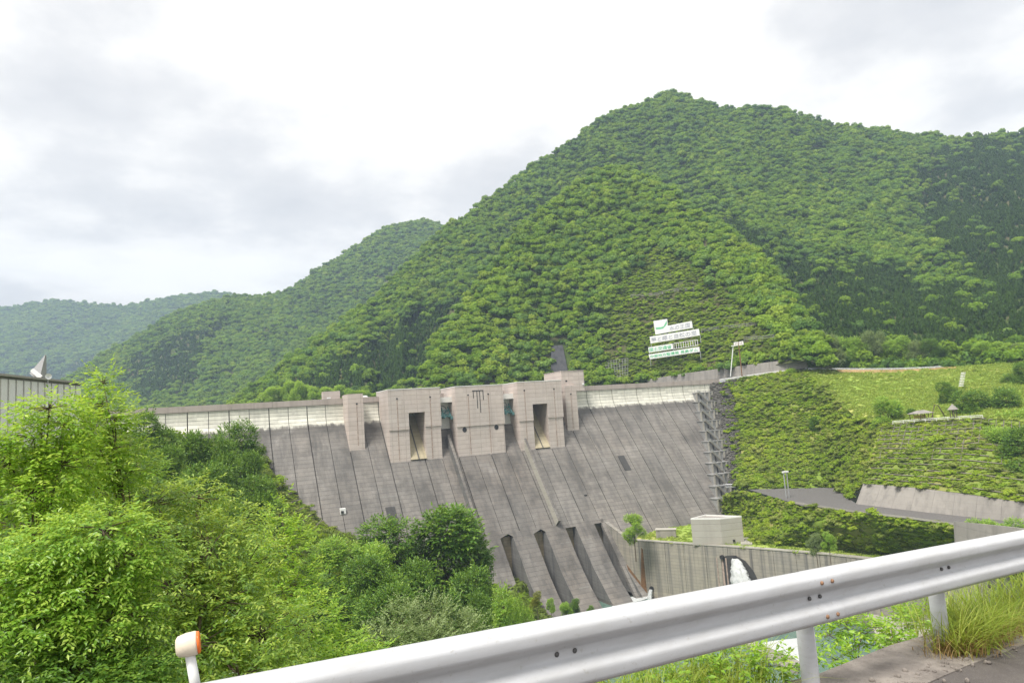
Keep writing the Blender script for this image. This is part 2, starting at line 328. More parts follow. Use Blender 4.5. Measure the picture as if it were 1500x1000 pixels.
# ------------------------------------------------------------------ foliage tools
def leaf_quads(b, d, nrm, L, W, fold=0.15):
    """one folded leaf (two triangles) per row"""
    d = unit(d); s = unit(np.cross(d, nrm)); nn = np.cross(s, d); L = np.broadcast_to(np.asarray(L, float), (len(b),))[:, None]; W = np.broadcast_to(np.asarray(W, float), (len(b),))[:, None]
    m = b + d * L * 0.45
    V = np.stack([b, m + s * W * 0.5 + nn * W * fold, b + d * L - nn * L * 0.08, m - s * W * 0.5 + nn * W * fold], 1).reshape(-1, 3)
    o = np.arange(len(b))[:, None] * 4
    F = np.concatenate([o + [0, 1, 2], o + [0, 2, 3]], 0); return V, F
def rand_dirs(n, rng): return unit(rng.normal(size=(n, 3)))
def ico(sub=1):
    import bmesh
    bm = bmesh.new(); bmesh.ops.create_icosphere(bm, subdivisions=sub, radius=1.0)
    V = np.array([v.co[:] for v in bm.verts]); F = np.array([[v.index for v in f.verts] for f in bm.faces]); bm.free(); return V, F
ICO1, ICO2 = ico(1), ico(2)
def crown_proto(seed, n=420, leaf=0.17, flat=0.85, mat=None, core=0.25):
    """a broadleaf crown about 1 m wide (unit size): lumpy core under many leaf clumps"""
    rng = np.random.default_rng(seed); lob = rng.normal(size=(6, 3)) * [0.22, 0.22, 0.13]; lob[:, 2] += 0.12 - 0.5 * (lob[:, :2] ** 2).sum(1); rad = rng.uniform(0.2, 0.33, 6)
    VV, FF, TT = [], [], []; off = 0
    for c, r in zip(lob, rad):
        v = ICO1[0] * r * 0.86 * [1, 1, flat] + c; VV.append(v); FF.append(ICO1[1] + off); off += len(v); TT.append(np.full(len(v), core))  # core tint stands in for the shade inside the crown
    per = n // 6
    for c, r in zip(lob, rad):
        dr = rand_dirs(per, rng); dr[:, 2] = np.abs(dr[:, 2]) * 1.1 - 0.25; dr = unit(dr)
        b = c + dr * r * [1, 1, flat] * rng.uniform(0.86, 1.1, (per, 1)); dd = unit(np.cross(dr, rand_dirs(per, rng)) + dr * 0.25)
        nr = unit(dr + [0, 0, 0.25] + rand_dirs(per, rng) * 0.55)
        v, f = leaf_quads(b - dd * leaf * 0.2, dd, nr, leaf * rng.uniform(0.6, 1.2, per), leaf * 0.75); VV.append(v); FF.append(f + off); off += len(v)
        TT.append(np.repeat(np.clip(0.4 + 0.35 * dr[:, 2] + rng.normal(size=per) * 0.16, 0, 1), 4))  # upward clumps tinted lighter: top light painted into the leaves
    me = big_mesh('broadleaf_crown', np.concatenate(VV), np.concatenate(FF), {'leaf': np.concatenate(TT)}); me.materials.append(mat)
    return bpy.data.objects.new('broadleaf_crown', me)
def cedar_proto(seed, mat):
    rng = np.random.default_rng(seed); VV, FF, TT = [], [], []; off = 0
    for k in range(11):
        z = 0.15 + 1.65 * k / 11; r = 0.36 * (1 - (k / 11.5) ** 1.25) + 0.03; n = 13
        a = rng.random(n) * 6.283; dr = np.stack([np.cos(a), np.sin(a), np.full(n, -0.35)], 1); b = np.stack([np.zeros(n), np.zeros(n), z + rng.normal(size=n) * 0.06], 1)
        v, f = leaf_quads(b, dr, np.tile([0, 0, 1.0], (n, 1)) + rand_dirs(n, rng) * 0.4, r * rng.uniform(0.85, 1.25, n), r * 0.85, 0.05); VV.append(v); FF.append(f + off); off += len(v)
        TT.append(np.repeat(np.clip(0.35 + 0.4 * k / 11 + rng.normal(size=n) * 0.2, 0, 1), 4))  # tint rises up the tree as painted top light
    v = ICO1[0] * [0.17, 0.17, 0.75] + [0, 0, 0.85]; VV.append(v); FF.append(ICO1[1] + off); TT.append(np.full(len(v), 0.0))  # darkest tint on the core paints the inner shade
    me = big_mesh('cedar_crown', np.concatenate(VV), np.concatenate(FF), {'leaf': np.concatenate(TT)}); me.materials.append(mat)
    return bpy.data.objects.new('cedar_crown', me)
M['forest_cool'] = leaf_mat('cool_broadleaf_forest', (0.045, 0.105, 0.022), (0.13, 0.245, 0.045), (0.27, 0.40, 0.085), 0.4, inst=True, patch=0.011, patch_amt=0.6, spec=0.15)
M['forest_olive'] = leaf_mat('olive_broadleaf_forest', (0.09, 0.16, 0.018), (0.20, 0.32, 0.03), (0.37, 0.47, 0.06), 0.4, inst=True, patch=0.011, patch_amt=0.6, spec=0.15)
M['shrub_dull'] = leaf_mat('dull_slope_scrub', (0.09, 0.13, 0.025), (0.20, 0.27, 0.05), (0.36, 0.40, 0.10), 0.4, inst=True, patch=0.03, patch_amt=0.6, spec=0.15)
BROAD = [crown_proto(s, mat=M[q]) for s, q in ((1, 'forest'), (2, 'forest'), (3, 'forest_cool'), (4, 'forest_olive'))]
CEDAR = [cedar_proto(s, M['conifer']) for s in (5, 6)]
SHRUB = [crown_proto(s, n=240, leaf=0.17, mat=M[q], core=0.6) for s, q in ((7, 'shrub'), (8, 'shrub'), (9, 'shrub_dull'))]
def grass_proto(seed, mat, n=34):
    rng = np.random.default_rng(seed); b = np.c_[rng.normal(size=(n, 2)) * 0.28, np.full(n, -0.25)]; d = unit(np.c_[rng.normal(size=(n, 2)) * 0.55, np.ones(n)])
    V, F = leaf_quads(b, d, np.c_[rng.normal(size=(n, 2)), np.zeros(n)] + 0.01, rng.uniform(0.5, 1.1, n), 0.2); me = big_mesh('grass_tuft', V, F, {'leaf': np.repeat(rng.random(n), 4)}); me.materials.append(mat)
    return bpy.data.objects.new('grass_tuft', me)
M['meadowgrass'] = leaf_mat('meadow_grass', (0.22, 0.33, 0.055), (0.33, 0.45, 0.08), (0.46, 0.52, 0.13), 0.4, inst=True, patch=0.05, patch_amt=0.5, spec=0.1)
GRASS = [grass_proto(s, M['meadowgrass']) for s in (31, 32)]
def mass(name, P, scale, protos, which, tint, label, cat, zs=None):
    """one mass of vegetation: a crown set on every point"""
    n = len(P); me = bpy.data.meshes.new(name); me.vertices.add(n); me.vertices.foreach_set('co', np.asarray(P, np.float32).ravel())
    for an, av in (('scl', scale), ('zscl', scale if zs is None else zs), ('rot', RNG.random(n) * 6.283), ('tint', tint), ('which', which)):
        a = me.attributes.new(an, 'FLOAT', 'POINT'); a.data.foreach_set('value', np.asarray(av, np.float32))
    o = link(name, me); ng = bpy.data.node_groups.new(name, 'GeometryNodeTree')
    ng.interface.new_socket('Geometry', in_out='INPUT', socket_type='NodeSocketGeometry'); ng.interface.new_socket('Geometry', in_out='OUTPUT', socket_type='NodeSocketGeometry')
    N = ng.nodes; L = ng.links; gi = N.new('NodeGroupInput'); go = N.new('NodeGroupOutput'); join = N.new('GeometryNodeJoinGeometry')
    def attr(nm):
        a = N.new('GeometryNodeInputNamedAttribute'); a.data_type = 'FLOAT'; a.inputs['Name'].default_value = nm; return a.outputs['Attribute']
    cs = N.new('ShaderNodeCombineXYZ'); L.new(attr('scl'), cs.inputs[0]); L.new(attr('scl'), cs.inputs[1]); L.new(attr('zscl'), cs.inputs[2])
    cr = N.new('ShaderNodeCombineXYZ'); L.new(attr('rot'), cr.inputs[2]); wh = attr('which')
    for k, pr in enumerate(protos):
        oi = N.new('GeometryNodeObjectInfo'); oi.inputs['Object'].default_value = pr; oi.transform_space = 'ORIGINAL'
        cmp_ = N.new('FunctionNodeCompare'); cmp_.data_type = 'FLOAT'; cmp_.operation = 'EQUAL'; L.new(wh, cmp_.inputs['A']); cmp_.inputs['B'].default_value = k; cmp_.inputs['Epsilon'].default_value = 0.1
        ip = N.new('GeometryNodeInstanceOnPoints'); L.new(gi.outputs[0], ip.inputs['Points']); L.new(cmp_.outputs[0], ip.inputs['Selection'])
        L.new(oi.outputs['Geometry'], ip.inputs['Instance']); L.new(cr.outputs[0], ip.inputs['Rotation']); L.new(cs.outputs[0], ip.inputs['Scale'])
        L.new(ip.outputs[0], join.inputs[0])
    L.new(join.outputs[0], go.inputs[0]); md = o.modifiers.new('plants', 'NODES'); md.node_group = ng
    return tag(o, label, cat, None, 'stuff')
def in_view(P, m=140):
    x, y, d = proj(P); return P[(x > -m) & (x < 1500 + m) & (y > -m) & (y < 1000 + m) & (d > 1)]

# ------------------------------------------------------------------ mountains
def mountain(name, xs, rows, nv, relief, scale, seed, label, ribs=0.0):
    P = blend_rows([row_at(r, xs) for r in rows], nv)
    v = np.linspace(0, 1, nv)[:, None]; env = np.sin(np.pi * np.clip(v * 1.0, 0, 1)) ** 0.6
    n = fbm(P[..., 0] / scale, P[..., 1] / scale, seed, 4) - 0.47
    P = P * (1 + relief * n * env)[..., None]
    if ribs: P = P * (1 + ribs * env * (np.abs(vnoise(np.broadcast_to(np.asarray(xs)[None, :] / 46.0, P.shape[:2]) + 1.4 * fbm(P[..., 0] / 90, P[..., 1] / 90, 5, 3), P[..., 2] / 400.0, 9) - 0.5) - 0.2))[..., None]
    o = grid_mesh(name, P, M['soil']); tag(o, label, 'mountain', None, 'structure'); return P
far_b = [[(-120, 462, 2900), (0, 452, 2900), (40, 446, 2900), (80, 440, 2900), (130, 446, 2850), (190, 448, 2850), (230, 440, 2800), (270, 431, 2800), (310, 429, 2800), (350, 434, 2800), (420, 452, 2800), (470, 480, 2800)],
         [(-120, 530, 2450), (100, 515, 2450), (300, 500, 2400), (470, 530, 2400)], [(-120, 640, 1950), (470, 600, 1950)]]
Pb = mountain('distant_mountain', np.linspace(-120, 470, 90), far_b, 40, 0.10, 420, 3, 'hazy blue mountain ridge farthest away behind the valley')
far_a = [[(60, 590, 1250), (100, 558, 1300), (152, 520, 1350), (200, 496, 1400), (248, 464, 1450), (296, 448, 1480), (340, 434, 1500), (376, 437, 1500), (416, 428, 1500), (452, 406, 1520), (488, 382, 1540), (532, 356, 1560), (572, 332, 1580), (600, 327, 1590), (622, 325, 1600), (645, 331, 1600), (700, 365, 1600), (760, 400, 1600)],
         [(60, 600, 1150), (200, 545, 1220), (340, 500, 1270), (450, 490, 1270), (600, 430, 1300), (760, 450, 1300)], [(60, 625, 1000), (350, 612, 960), (760, 580, 960)]]
Pa = mountain('wooded_mountain', np.linspace(60, 760, 120), far_a, 50, 0.12, 260, 8, 'wooded mountain with a long left shoulder behind the reservoir', 0.1)
main = [[(330, 604, 640), (345, 594, 640), (400, 549, 680), (450, 512, 720), (500, 477, 760), (560, 429, 810), (610, 379, 850), (650, 340, 880), (700, 305, 910), (740, 277, 930), (790, 240, 960), (830, 212, 980), (880, 177, 1000), (930, 155, 1020), (985, 138, 1040), (1030, 154, 1030), (1060, 160, 1020), (1110, 159, 1010), (1150, 164, 1000), (1200, 179, 1000), (1250, 188, 1000), (1300, 193, 1000), (1350, 200, 1000), (1400, 205, 990), (1450, 199, 980), (1500, 195, 960), (1620, 182, 940)],
        [(330, 608, 600), (450, 552, 640), (560, 505, 690), (650, 445, 740), (740, 395, 790), (850, 330, 840), (930, 265, 880), (985, 252, 880), (1060, 272, 850), (1150, 292, 820), (1300, 312, 780), (1400, 312, 760), (1500, 302, 740), (1620, 300, 720)],
        [(330, 612, 560), (450, 582, 580), (560, 556, 590), (650, 535, 610), (800, 480, 640), (930, 400, 690), (1040, 360, 660), (1150, 400, 600), (1300, 425, 560), (1400, 425, 540), (1500, 415, 520), (1620, 405, 500)],
        [(330, 625, 540), (450, 606, 530), (560, 598, 520), (650, 596, 520), (800, 585, 520), (950, 545, 540), (1060, 510, 500), (1150, 530, 430), (1200, 542, 385), (1300, 546, 360), (1400, 541, 350), (1500, 534, 340), (1620, 528, 330)]]
Pm = mountain('main_mountain', np.linspace(330, 1620, 220), main, 90, 0.10, 130, 21, 'tall forested mountain with a rounded summit behind the dam', 0.14)
SPUR_R = [(596, 596, 460), (620, 545, 480), (640, 505, 500), (700, 420, 545), (760, 342, 590), (820, 288, 630), (870, 257, 655), (905, 246, 670), (950, 262, 640), (1000, 296, 605), (1060, 338, 555), (1110, 382, 500), (1150, 432, 452), (1185, 478, 402), (1200, 512, 372), (1212, 538, 355)]
SPUR_F = [(596, 606, 452), (700, 592, 455), (820, 578, 470), (955, 560, 452), (1060, 545, 400), (1180, 528, 352), (1212, 541, 350)]
xs = np.linspace(596, 1212, 150); ra, rb = row_at(SPUR_R, xs), row_at(SPUR_F, xs)
Ps = blend_rows([ra, ra * 0.62 + rb * 0.38 - F0 * 6, ra * 0.3 + rb * 0.7 - F0 * 5, rb], 70)
Ps = Ps * (1 + 0.05 * (fbm(Ps[..., 0] / 60, Ps[..., 1] / 60, 33, 4) - 0.47) * np.sin(np.pi * np.linspace(0, 1, 70))[:, None] ** 0.6)[..., None]
tag(grid_mesh('forested_spur', Ps, M['soil']), 'bright green wooded spur standing in front of the tall mountain', 'hill', None, 'structure')

def wood(name, P, size, label, cedar_polys=(), cedar_chance=0.02, tint=0.48, zf=1.0, keep=None):
    P = in_view(P); x, y, d = proj(P)
    if keep is not None: k_ = keep(x, y, P); P = P[k_]; x = x[k_]; y = y[k_]
    n = len(P); ced = RNG.random(n) < cedar_chance
    for pl in cedar_polys: ced |= in_poly(x + RNG.normal(size=n) * 12 + 52 * (fbm(P[:, 0] / 45, P[:, 1] / 45, 3, 3) - 0.45), y + RNG.normal(size=n) * 10 + 52 * (fbm(P[:, 0] / 45 + 9, P[:, 1] / 45, 4, 3) - 0.45), pl) & (RNG.random(n) < 0.98)
    s = size * 1.05 * np.exp(RNG.normal(size=n) * 0.42) * (0.75 + 0.55 * fbm(P[:, 0] / 30, P[:, 1] / 30, 6, 3)); s = np.minimum(s, size * 2.1); s[ced] = size * 0.95 * RNG.uniform(0.8, 1.25, ced.sum())
    which = RNG.integers(0, len(BROAD), n).astype(float); which[ced] = len(BROAD) + RNG.integers(0, len(CEDAR), ced.sum())
    t = np.clip(tint + RNG.normal(size=n) * 0.22, 0, 1); zs = s * RNG.uniform(0.7, 1.05, n) * zf * np.where(ced, 0.7, 1.08)
    P = P.copy(); P[:, 2] += np.where(ced, -0.1, 0.28) * s
    o = mass(name, P, s, BROAD + CEDAR, which, t, label, 'forest', zs); return o
CED_M = [[(350, 600), (420, 545), (500, 508), (580, 475), (640, 440), (690, 440), (640, 520), (600, 600)], [(1335, 245), (1430, 205), (1640, 190), (1640, 480), (1480, 470), (1380, 380), (1330, 310)],
         [(980, 280), (1050, 296), (1105, 330), (1165, 365), (1250, 385), (1340, 402), (1420, 430), (1520, 440), (1640, 430), (1640, 530), (1195, 530), (1140, 420), (1060, 340)]]
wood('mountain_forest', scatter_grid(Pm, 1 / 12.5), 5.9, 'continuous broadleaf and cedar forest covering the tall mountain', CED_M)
clear_poly = [(905, 420), (960, 360), (1010, 380), (1075, 440), (1130, 490), (1150, 520), (1050, 545), (925, 560), (880, 560), (885, 480)]
rock_poly = [(804, 495), (826, 495), (840, 575), (808, 575)]
def spur_keep(x, y, P): return ~in_poly(x, y, clear_poly) & ~in_poly(x, y, rock_poly)
sp = scatter_grid(Ps, 1 / 9.5)
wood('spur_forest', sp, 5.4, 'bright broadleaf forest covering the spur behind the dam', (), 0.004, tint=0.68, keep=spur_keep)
wood('distant_forest', scatter_grid(Pb, 1 / 60.0), 10.5, 'hazy forest covering the farthest blue ridge', [[(-50, 560), (100, 530), (190, 520), (120, 600), (-50, 620)]], 0.05)
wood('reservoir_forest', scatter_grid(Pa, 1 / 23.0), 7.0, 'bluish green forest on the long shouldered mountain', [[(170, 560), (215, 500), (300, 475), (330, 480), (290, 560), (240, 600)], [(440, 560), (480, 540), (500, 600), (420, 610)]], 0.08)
# low scrub on the spur's cleared slope round the lettering
sc_ = scatter_grid(Ps, 1 / 5.0); x, y, d = proj(sc_); sc_ = sc_[in_poly(x, y, clear_poly)]; n = len(sc_)
s = 3.0 * np.exp(RNG.normal(size=n) * 0.3)
mass('spur_scrub', sc_ + [0, 0, 0.3], s, SHRUB, RNG.integers(0, 3, n), np.clip(0.42 + RNG.normal(size=n) * 0.2, 0, 1), 'low green scrub on the cleared slope around the lettered boards', 'scrub', s * 0.7)

# ------------------------------------------------------------------ right bank
LOT = -38.8
def pz(l, z): return np.array([at_z(x, y, z) for x, y in l])
def resample(P, n):
    P = np.asarray(P, float); s = np.r_[0, np.cumsum(np.linalg.norm(np.diff(P, axis=0), axis=1))]; q = np.linspace(0, s[-1], n)
    return np.stack([np.interp(q, s, P[:, k]) for k in range(3)], 1)
def slope(name, rows, nu, nv, mat, label, cat, amp=0.6, sc=6.0, seed=1):
    P = blend_rows([resample(r, nu) for r in rows], nv)
    P[..., 2] += amp * (fbm(P[..., 0] / sc, P[..., 1] / sc, seed, 3) - 0.45)
    tag(grid_mesh(name, P, mat), label, cat, None, 'structure'); return P
def pd(l): return np.array([at(*q) for q in l])
ab_top = pd([(1068, 557, 378), (1110, 550, 372), (1150, 545, 366), (1182, 542, 360)])
ab_m1 = pd([(1080, 600, 352), (1130, 590, 345), (1190, 583, 334), (1258, 610, 290)])
ab_m2 = pd([(1086, 655, 331), (1150, 650, 322), (1210, 650, 305), (1292, 640, 266)])
ab_bot = np.array(list(pz([(1078, 716), (1115, 716), (1200, 714), (1228, 714), (1246, 732)], LOT)))
P1 = slope('abutment_slope', [ab_top, ab_m1, ab_m2, ab_bot], 60, 40, M['scrub'], 'shrub covered abutment slope between the dam and the meadow', 'slope')
P1b = slope('abutment_shoulder', [pd([(1258, 610, 290), (1300, 622, 266)]), pd([(1285, 640, 270), (1296, 640, 262)]), np.array([at_z(1240, 728, LOT), at(1266, 709, 248)])], 14, 24, M['scrub'], 'grassy shoulder beside the lattice slope', 'slope')
lt_top = pd([(1290, 621, 270), (1350, 619, 258), (1440, 612, 242), (1500, 618, 232), (1600, 620, 215)])
me_top = pd([(1178, 541.5, 360), (1240, 543, 356), (1300, 543, 352), (1360, 541, 348), (1405, 537, 345), (1500, 529, 336), (1620, 520, 322)])
me_mid = pd([(1215, 575, 322), (1300, 578, 312), (1400, 572, 300), (1500, 568, 288), (1620, 565, 270)])
me_bot = pd([(1255, 612, 288), (1300, 620, 268), (1350, 618, 260), (1440, 611, 246), (1500, 616, 236), (1620, 620, 215)])
P2 = slope('meadow', [me_top, me_mid, me_bot], 60, 40, M['meadow'], 'pale green grassy meadow sloping up to the forest edge', 'meadow', 0.35, 9.0)
wall_b = pz([(1256, 738), (1330, 747), (1420, 757), (1500, 765), (1640, 780)], LOT)
def lift(P, px, dd):                                       # raise base points to a picture height, leaning dd away
    out = []
    for p, (x, y) in zip(P, px):
        d0 = p @ FW; out.append(at(x, y, d0 + dd))
    return np.array(out)
wall_t = lift(wall_b, [(1267, 708), (1340, 714), (1422, 724), (1500, 736), (1640, 755)], 1.5)
P3 = slope('lattice_slope', [lt_top, 0.5 * (resample(lt_top, 5) + resample(wall_t, 5)) + [0, 0, 0.8], wall_t + [0, 0, 0.1]], 60, 40, M['scrub'], 'terraced slope planted in concrete lattice above the retaining wall', 'slope', 0.25, 5.0)
lot_p = pz([(1088, 714), (1228, 712), (1248, 733), (1256, 738), (1180, 742), (1160, 736)], LOT + 0.02)
lot_m = MB(); lot_m.add(list(lot_p), [tuple(range(6))]); tag(lot_m.build('car_park', M['asphalt']), 'grey asphalt turning area at the end of the access road', 'pavement', None, 'structure')
rd_u = pz([(1244, 732), (1256, 737.5), (1330, 746.5), (1420, 756.5), (1500, 765), (1640, 780)], LOT + 0.03); rd_l = pz([(1165, 737), (1250, 750), (1330, 759), (1400, 769), (1500, 786), (1640, 806)], LOT + 0.03)
Prd = blend_rows([resample(rd_u, 30), resample(rd_l, 30)], 4); tag(grid_mesh('access_road', Prd, M['asphalt']), 'narrow asphalt road running below the retaining wall', 'road', None, 'structure')
kb = MB(); kr = resample(rd_l, 40)
for a_, b_ in zip(kr[:-1], kr[1:]): kb.prism([a_ - F0 * 0.2, b_ - F0 * 0.2, b_ + F0 * 0.2, a_ + F0 * 0.2], [q + np.array([0, 0, 0.55]) for q in (a_ - F0 * 0.2, b_ - F0 * 0.2, b_ + F0 * 0.2, a_ + F0 * 0.2)])
tag(kb.build('road_kerb', M['pale']), 'low pale concrete kerb along the outer edge of the access road', 'kerb', None, 'structure')
lo_top = np.concatenate([pz([(1072, 718), (1100, 722), (1140, 732)], LOT - 0.2), rd_l - [0, 0, 0.25]])
lo_bot = pz([(1046, 752), (1092, 772), (1097, 796), (1150, 799), (1200, 803), (1300, 812), (1420, 822), (1560, 840)], -53.2)
P4 = slope('lower_slope', [lo_top, 0.55 * resample(lo_top, 9) + 0.45 * resample(lo_bot, 9) + [0, 0, 1.0], lo_bot], 70, 26, M['scrub'], 'bushy bank between the access road and the spillway wall', 'slope', 0.7, 5.0, 4)
WALL_TOP = [(155.6, 254.0), (157.0, 238.0), (167.5, 217.7), (179.1, 194.1), (188.5, 172.5), (193.5, 155.5), (198, 125), (202, 60)]
tr_a = np.array([(x, y, -53.1) for x, y in WALL_TOP[1:]]); tr_b = np.array([(204, 262, -53.1), (214, 250, -53.1), (212, 226, -53.1), (203, 200, -53.1), (205, 176, -53.1), (215, 158, -53.1), (225, 125, -53.1), (240, 60, -53.1)])
P5 = slope('wall_terrace', [resample(tr_b, 20), resample(tr_a, 20)], 40, 10, M['meadow'], 'grassy terrace behind the spillway wall', 'terrace', 0.1, 4.0)
# river and pool
wm = MB(); wm.add([(100, 60, -74.2), (196, 60, -74.2), (196, 160, -74.2), (150, 246, -74.2), (100, 246, -74.2)], [(0, 1, 2, 3, 4)])
tag(wm.build('river_water', M['water']), 'turbid green water of the stilling pool and river', 'water', None, 'structure')

# ------------------------------------------------------------------ left bank: height field through known heights
CP = np.array([(-160, 10, 16), (-60, 8, 1), (-20, 5.5, -1.5), (-6, 4.5, -1.7), (0, 4.3, -1.95), (4, 4.6, -2.3), (9, 5.2, -2.8), (20, 7, -4.5), (40, 14, -14), (70, 25, -40), (110, 40, -76),
               (-8, 9, -4.5), (0, 9, -5.5), (8, 10, -7.5), (0, 14, -9), (14, 18, -14), (-20, 18, -6), (30, 30, -25), (60, 40, -48), (100, 60, -74), (-40, 60, -7), (0, 60, -26), (40, 80, -48), (75, 100, -68), (100, 100, -76),
               (-90, 150, 10), (-40, 150, -8), (0, 150, -26), (40, 150, -50), (70, 150, -64), (98, 150, -76), (-60, 200, -2), (0, 200, -22), (35, 205, -40), (65, 200, -57), (96, 205, -73),
               (-60, 230, 4), (0, 235, -14), (25, 240, -29), (45, 240, -41), (70, 236, -56), (92, 236, -64), (106, 234, -69), (-60, 292, 8), (-20, 292, 1), (0, 292, -3), (20, 290, -7), (33, 277, -23), (46, 262, -40), (60, 256, -47), (85, 246, -58), (104, 238, -66),
               (-160, 150, 40), (-160, 300, 40), (-100, 300, 24)], float)
def rbf_fit(C):
    A = np.linalg.norm(C[:, None, :2] - C[None, :, :2], axis=-1); n = len(C); B = np.zeros((n + 3, n + 3)); B[:n, :n] = A + np.eye(n) * -1.5
    B[:n, n] = 1; B[:n, n + 1:] = C[:, :2]; B[n, :n] = 1; B[n + 1:, :n] = C[:, :2].T
    return np.linalg.solve(B, np.r_[C[:, 2], 0, 0, 0])
RBF = rbf_fit(CP)
def height(x, y):
    x = np.atleast_1d(np.asarray(x, float)); y = np.atleast_1d(np.asarray(y, float)); q = np.stack([x.ravel(), y.ravel()], 1)
    A = np.linalg.norm(q[:, None] - CP[None, :, :2], axis=-1)
    return (A @ RBF[:-3] + RBF[-3] + q @ RBF[-2:]).reshape(x.shape)
gy = np.r_[np.linspace(4.2, 40, 36), np.linspace(43, 296, 80)]; gx = np.r_[np.linspace(-170, -20, 36), np.linspace(-18, 30, 49), np.linspace(33, 112, 36)]
GX, GY = np.meshgrid(gx, gy); GZ = height(GX, GY) + 0.5 * (fbm(GX / 5, GY / 5, 5, 3) - 0.45) * np.clip((GY - 5) / 10, 0.05, 1)
tag(grid_mesh('left_hillside', np.stack([GX, GY, GZ], -1)[::-1], M['scrub']), 'steep overgrown hillside falling from the road to the river', 'hillside', None, 'structure')
tag(grid_mesh('ground', np.stack(np.meshgrid(np.linspace(-2600, 2600, 30), np.linspace(-450, 3400, 30)), -1)[:, :, [0, 1, 1]] * [1, 1, 0] + [0, 0, -79.0], M['soil']), 'valley floor reaching to the horizon', 'ground', None, 'structure')
# ------------------------------------------------------------------ scrub on the banks
def scrub(name, P, size, label, tint=0.5, var=0.2, zf=0.7, keep=None, protos=SHRUB):
    P = in_view(P)
    if keep is not None: x, y, d = proj(P); P = P[keep(x, y)]
    n = len(P); s = size * np.exp(RNG.normal(size=n) * 0.45)
    return mass(name, P + [0, 0, 0.12 * size], s, protos, RNG.integers(0, len(protos), n), np.clip(tint + RNG.normal(size=n) * var, 0, 1), label, 'scrub', s * zf)
scrub('abutment_scrub', np.concatenate([scatter_grid(P1, 1 / 1.0), scatter_grid(P1b, 1 / 1.0)]), 1.5, 'dense low shrubs on the slope beside the dam staircase', 0.58, 0.24, 0.7)
scrub('bank_scrub', scatter_grid(P4, 1 / 1.1), 1.4, 'dense shrubs on the bank below the access road', 0.62, 0.24, 0.75)
scrub('lattice_scrub', scatter_grid(P3, 1 / 1.1), 1.05, 'yellow green plants filling the concrete lattice slope', 0.62, 0.2, 0.6)
scrub('terrace_weeds', scatter_grid(P5, 1 / 3.0), 1.0, 'short weeds on the terrace behind the spillway wall', 0.6, 0.2, 0.5, protos=GRASS)
x, y, d = proj(P2[20, 10]); scrub('meadow_grass', scatter_grid(P2, 1 / 1.2), 1.3, 'short tufted grass of the sloping meadow', 0.6, 0.2, 0.42, protos=GRASS)
hp = np.stack([RNG.uniform(-60, 110, 60000), RNG.uniform(60, 290, 60000)], 1); hz = height(hp[:, 0], hp[:, 1])
bank_poly = [(385, 670), (430, 680), (515, 785), (440, 785), (395, 735)]
scrub('hillside_scrub', np.c_[hp, hz][(hz < 10)], 2.6, 'tangled undergrowth on the left hillside under the trees', 0.1, 0.15, 0.7, keep=lambda x, y: ~in_poly(x, y, bank_poly))
scrub('lattice_bank_scrub', np.c_[hp, hz], 1.3, 'yellow green plants on the latticed bank at the left dam end', 0.6, 0.2, 0.5, keep=lambda x, y: in_poly(x, y, bank_poly))
# ------------------------------------------------------------------ the dam
SL = 0.82
def yf(z): return 295 + SL * (z - 3)
dam = thing('dam', 'tall grey concrete gravity dam with pale gate towers across the valley', 'dam', (110, 290, -76))
dam.location = (0, 0, 0)
def profile(ztop, zbot):
    """downstream face from the crest wall through the curved shoulder down the slope"""
    pts = []
    if ztop > 7.5:
        pts.append((295.0, ztop))
        for k in range(7):
            f = k / 6; pts.append(((1 - f) ** 2 * 295 + 2 * f * (1 - f) * 295 + f * f * yf(-1.5), (1 - f) ** 2 * 7.5 + 2 * f * (1 - f) * 3 + f * f * -1.5))
    else: pts.append((yf(ztop), ztop))
    if zbot < pts[-1][1]: pts.append((yf(zbot), zbot))
    else: pts = [p for p in pts if p[1] > zbot] + [(yf(zbot) if zbot < -1 else 295, zbot)]
    return pts
def contact(X):                                            # level at which the face meets the banks
    r = np.interp(X, [-46, 0, 23, 38, 49, 62, 104, 213, 222, 231, 240, 262], [4, -2, -14, -34, -50, -62, -78, -72, -55, -40, -22, -15]); return float(r)
joints = [199 + 7.5 * k for k in range(-32, 9)] + [262.0]
for i in range(len(joints) - 1):
    a, b = joints[i], joints[i + 1]; ga = 0.2 if i % 2 else 0.11; gb = 0.11 if i % 2 else 0.2
    mid = 0.5 * (a + b); zt = 9.6
    if 95 < mid < 135: zt = -7.0
    zb = contact(mid)
    if 97 < mid < 156: zb = -46.0
    if zb > zt - 1: continue
    pr = profile(zt, zb); back = [(y + 1.6, z - 0.3) for y, z in pr][::-1]
    MB().prismx(pr + back, a + ga, b - gb).build('face_block', M['spill'] if 95 < mid < 135 else M['face'], dam)
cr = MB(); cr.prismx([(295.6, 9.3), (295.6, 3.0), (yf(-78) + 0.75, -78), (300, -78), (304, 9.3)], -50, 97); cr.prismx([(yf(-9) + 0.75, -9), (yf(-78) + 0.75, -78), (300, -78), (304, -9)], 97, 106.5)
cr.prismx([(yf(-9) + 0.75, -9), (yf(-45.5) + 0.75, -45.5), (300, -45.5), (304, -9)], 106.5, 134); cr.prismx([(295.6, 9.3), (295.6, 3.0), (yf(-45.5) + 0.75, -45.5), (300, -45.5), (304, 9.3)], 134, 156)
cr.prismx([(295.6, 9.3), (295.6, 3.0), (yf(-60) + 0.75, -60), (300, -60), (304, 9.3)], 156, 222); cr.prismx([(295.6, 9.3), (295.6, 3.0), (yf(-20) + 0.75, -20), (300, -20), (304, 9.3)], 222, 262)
cr.build('core', M['core'], dam)
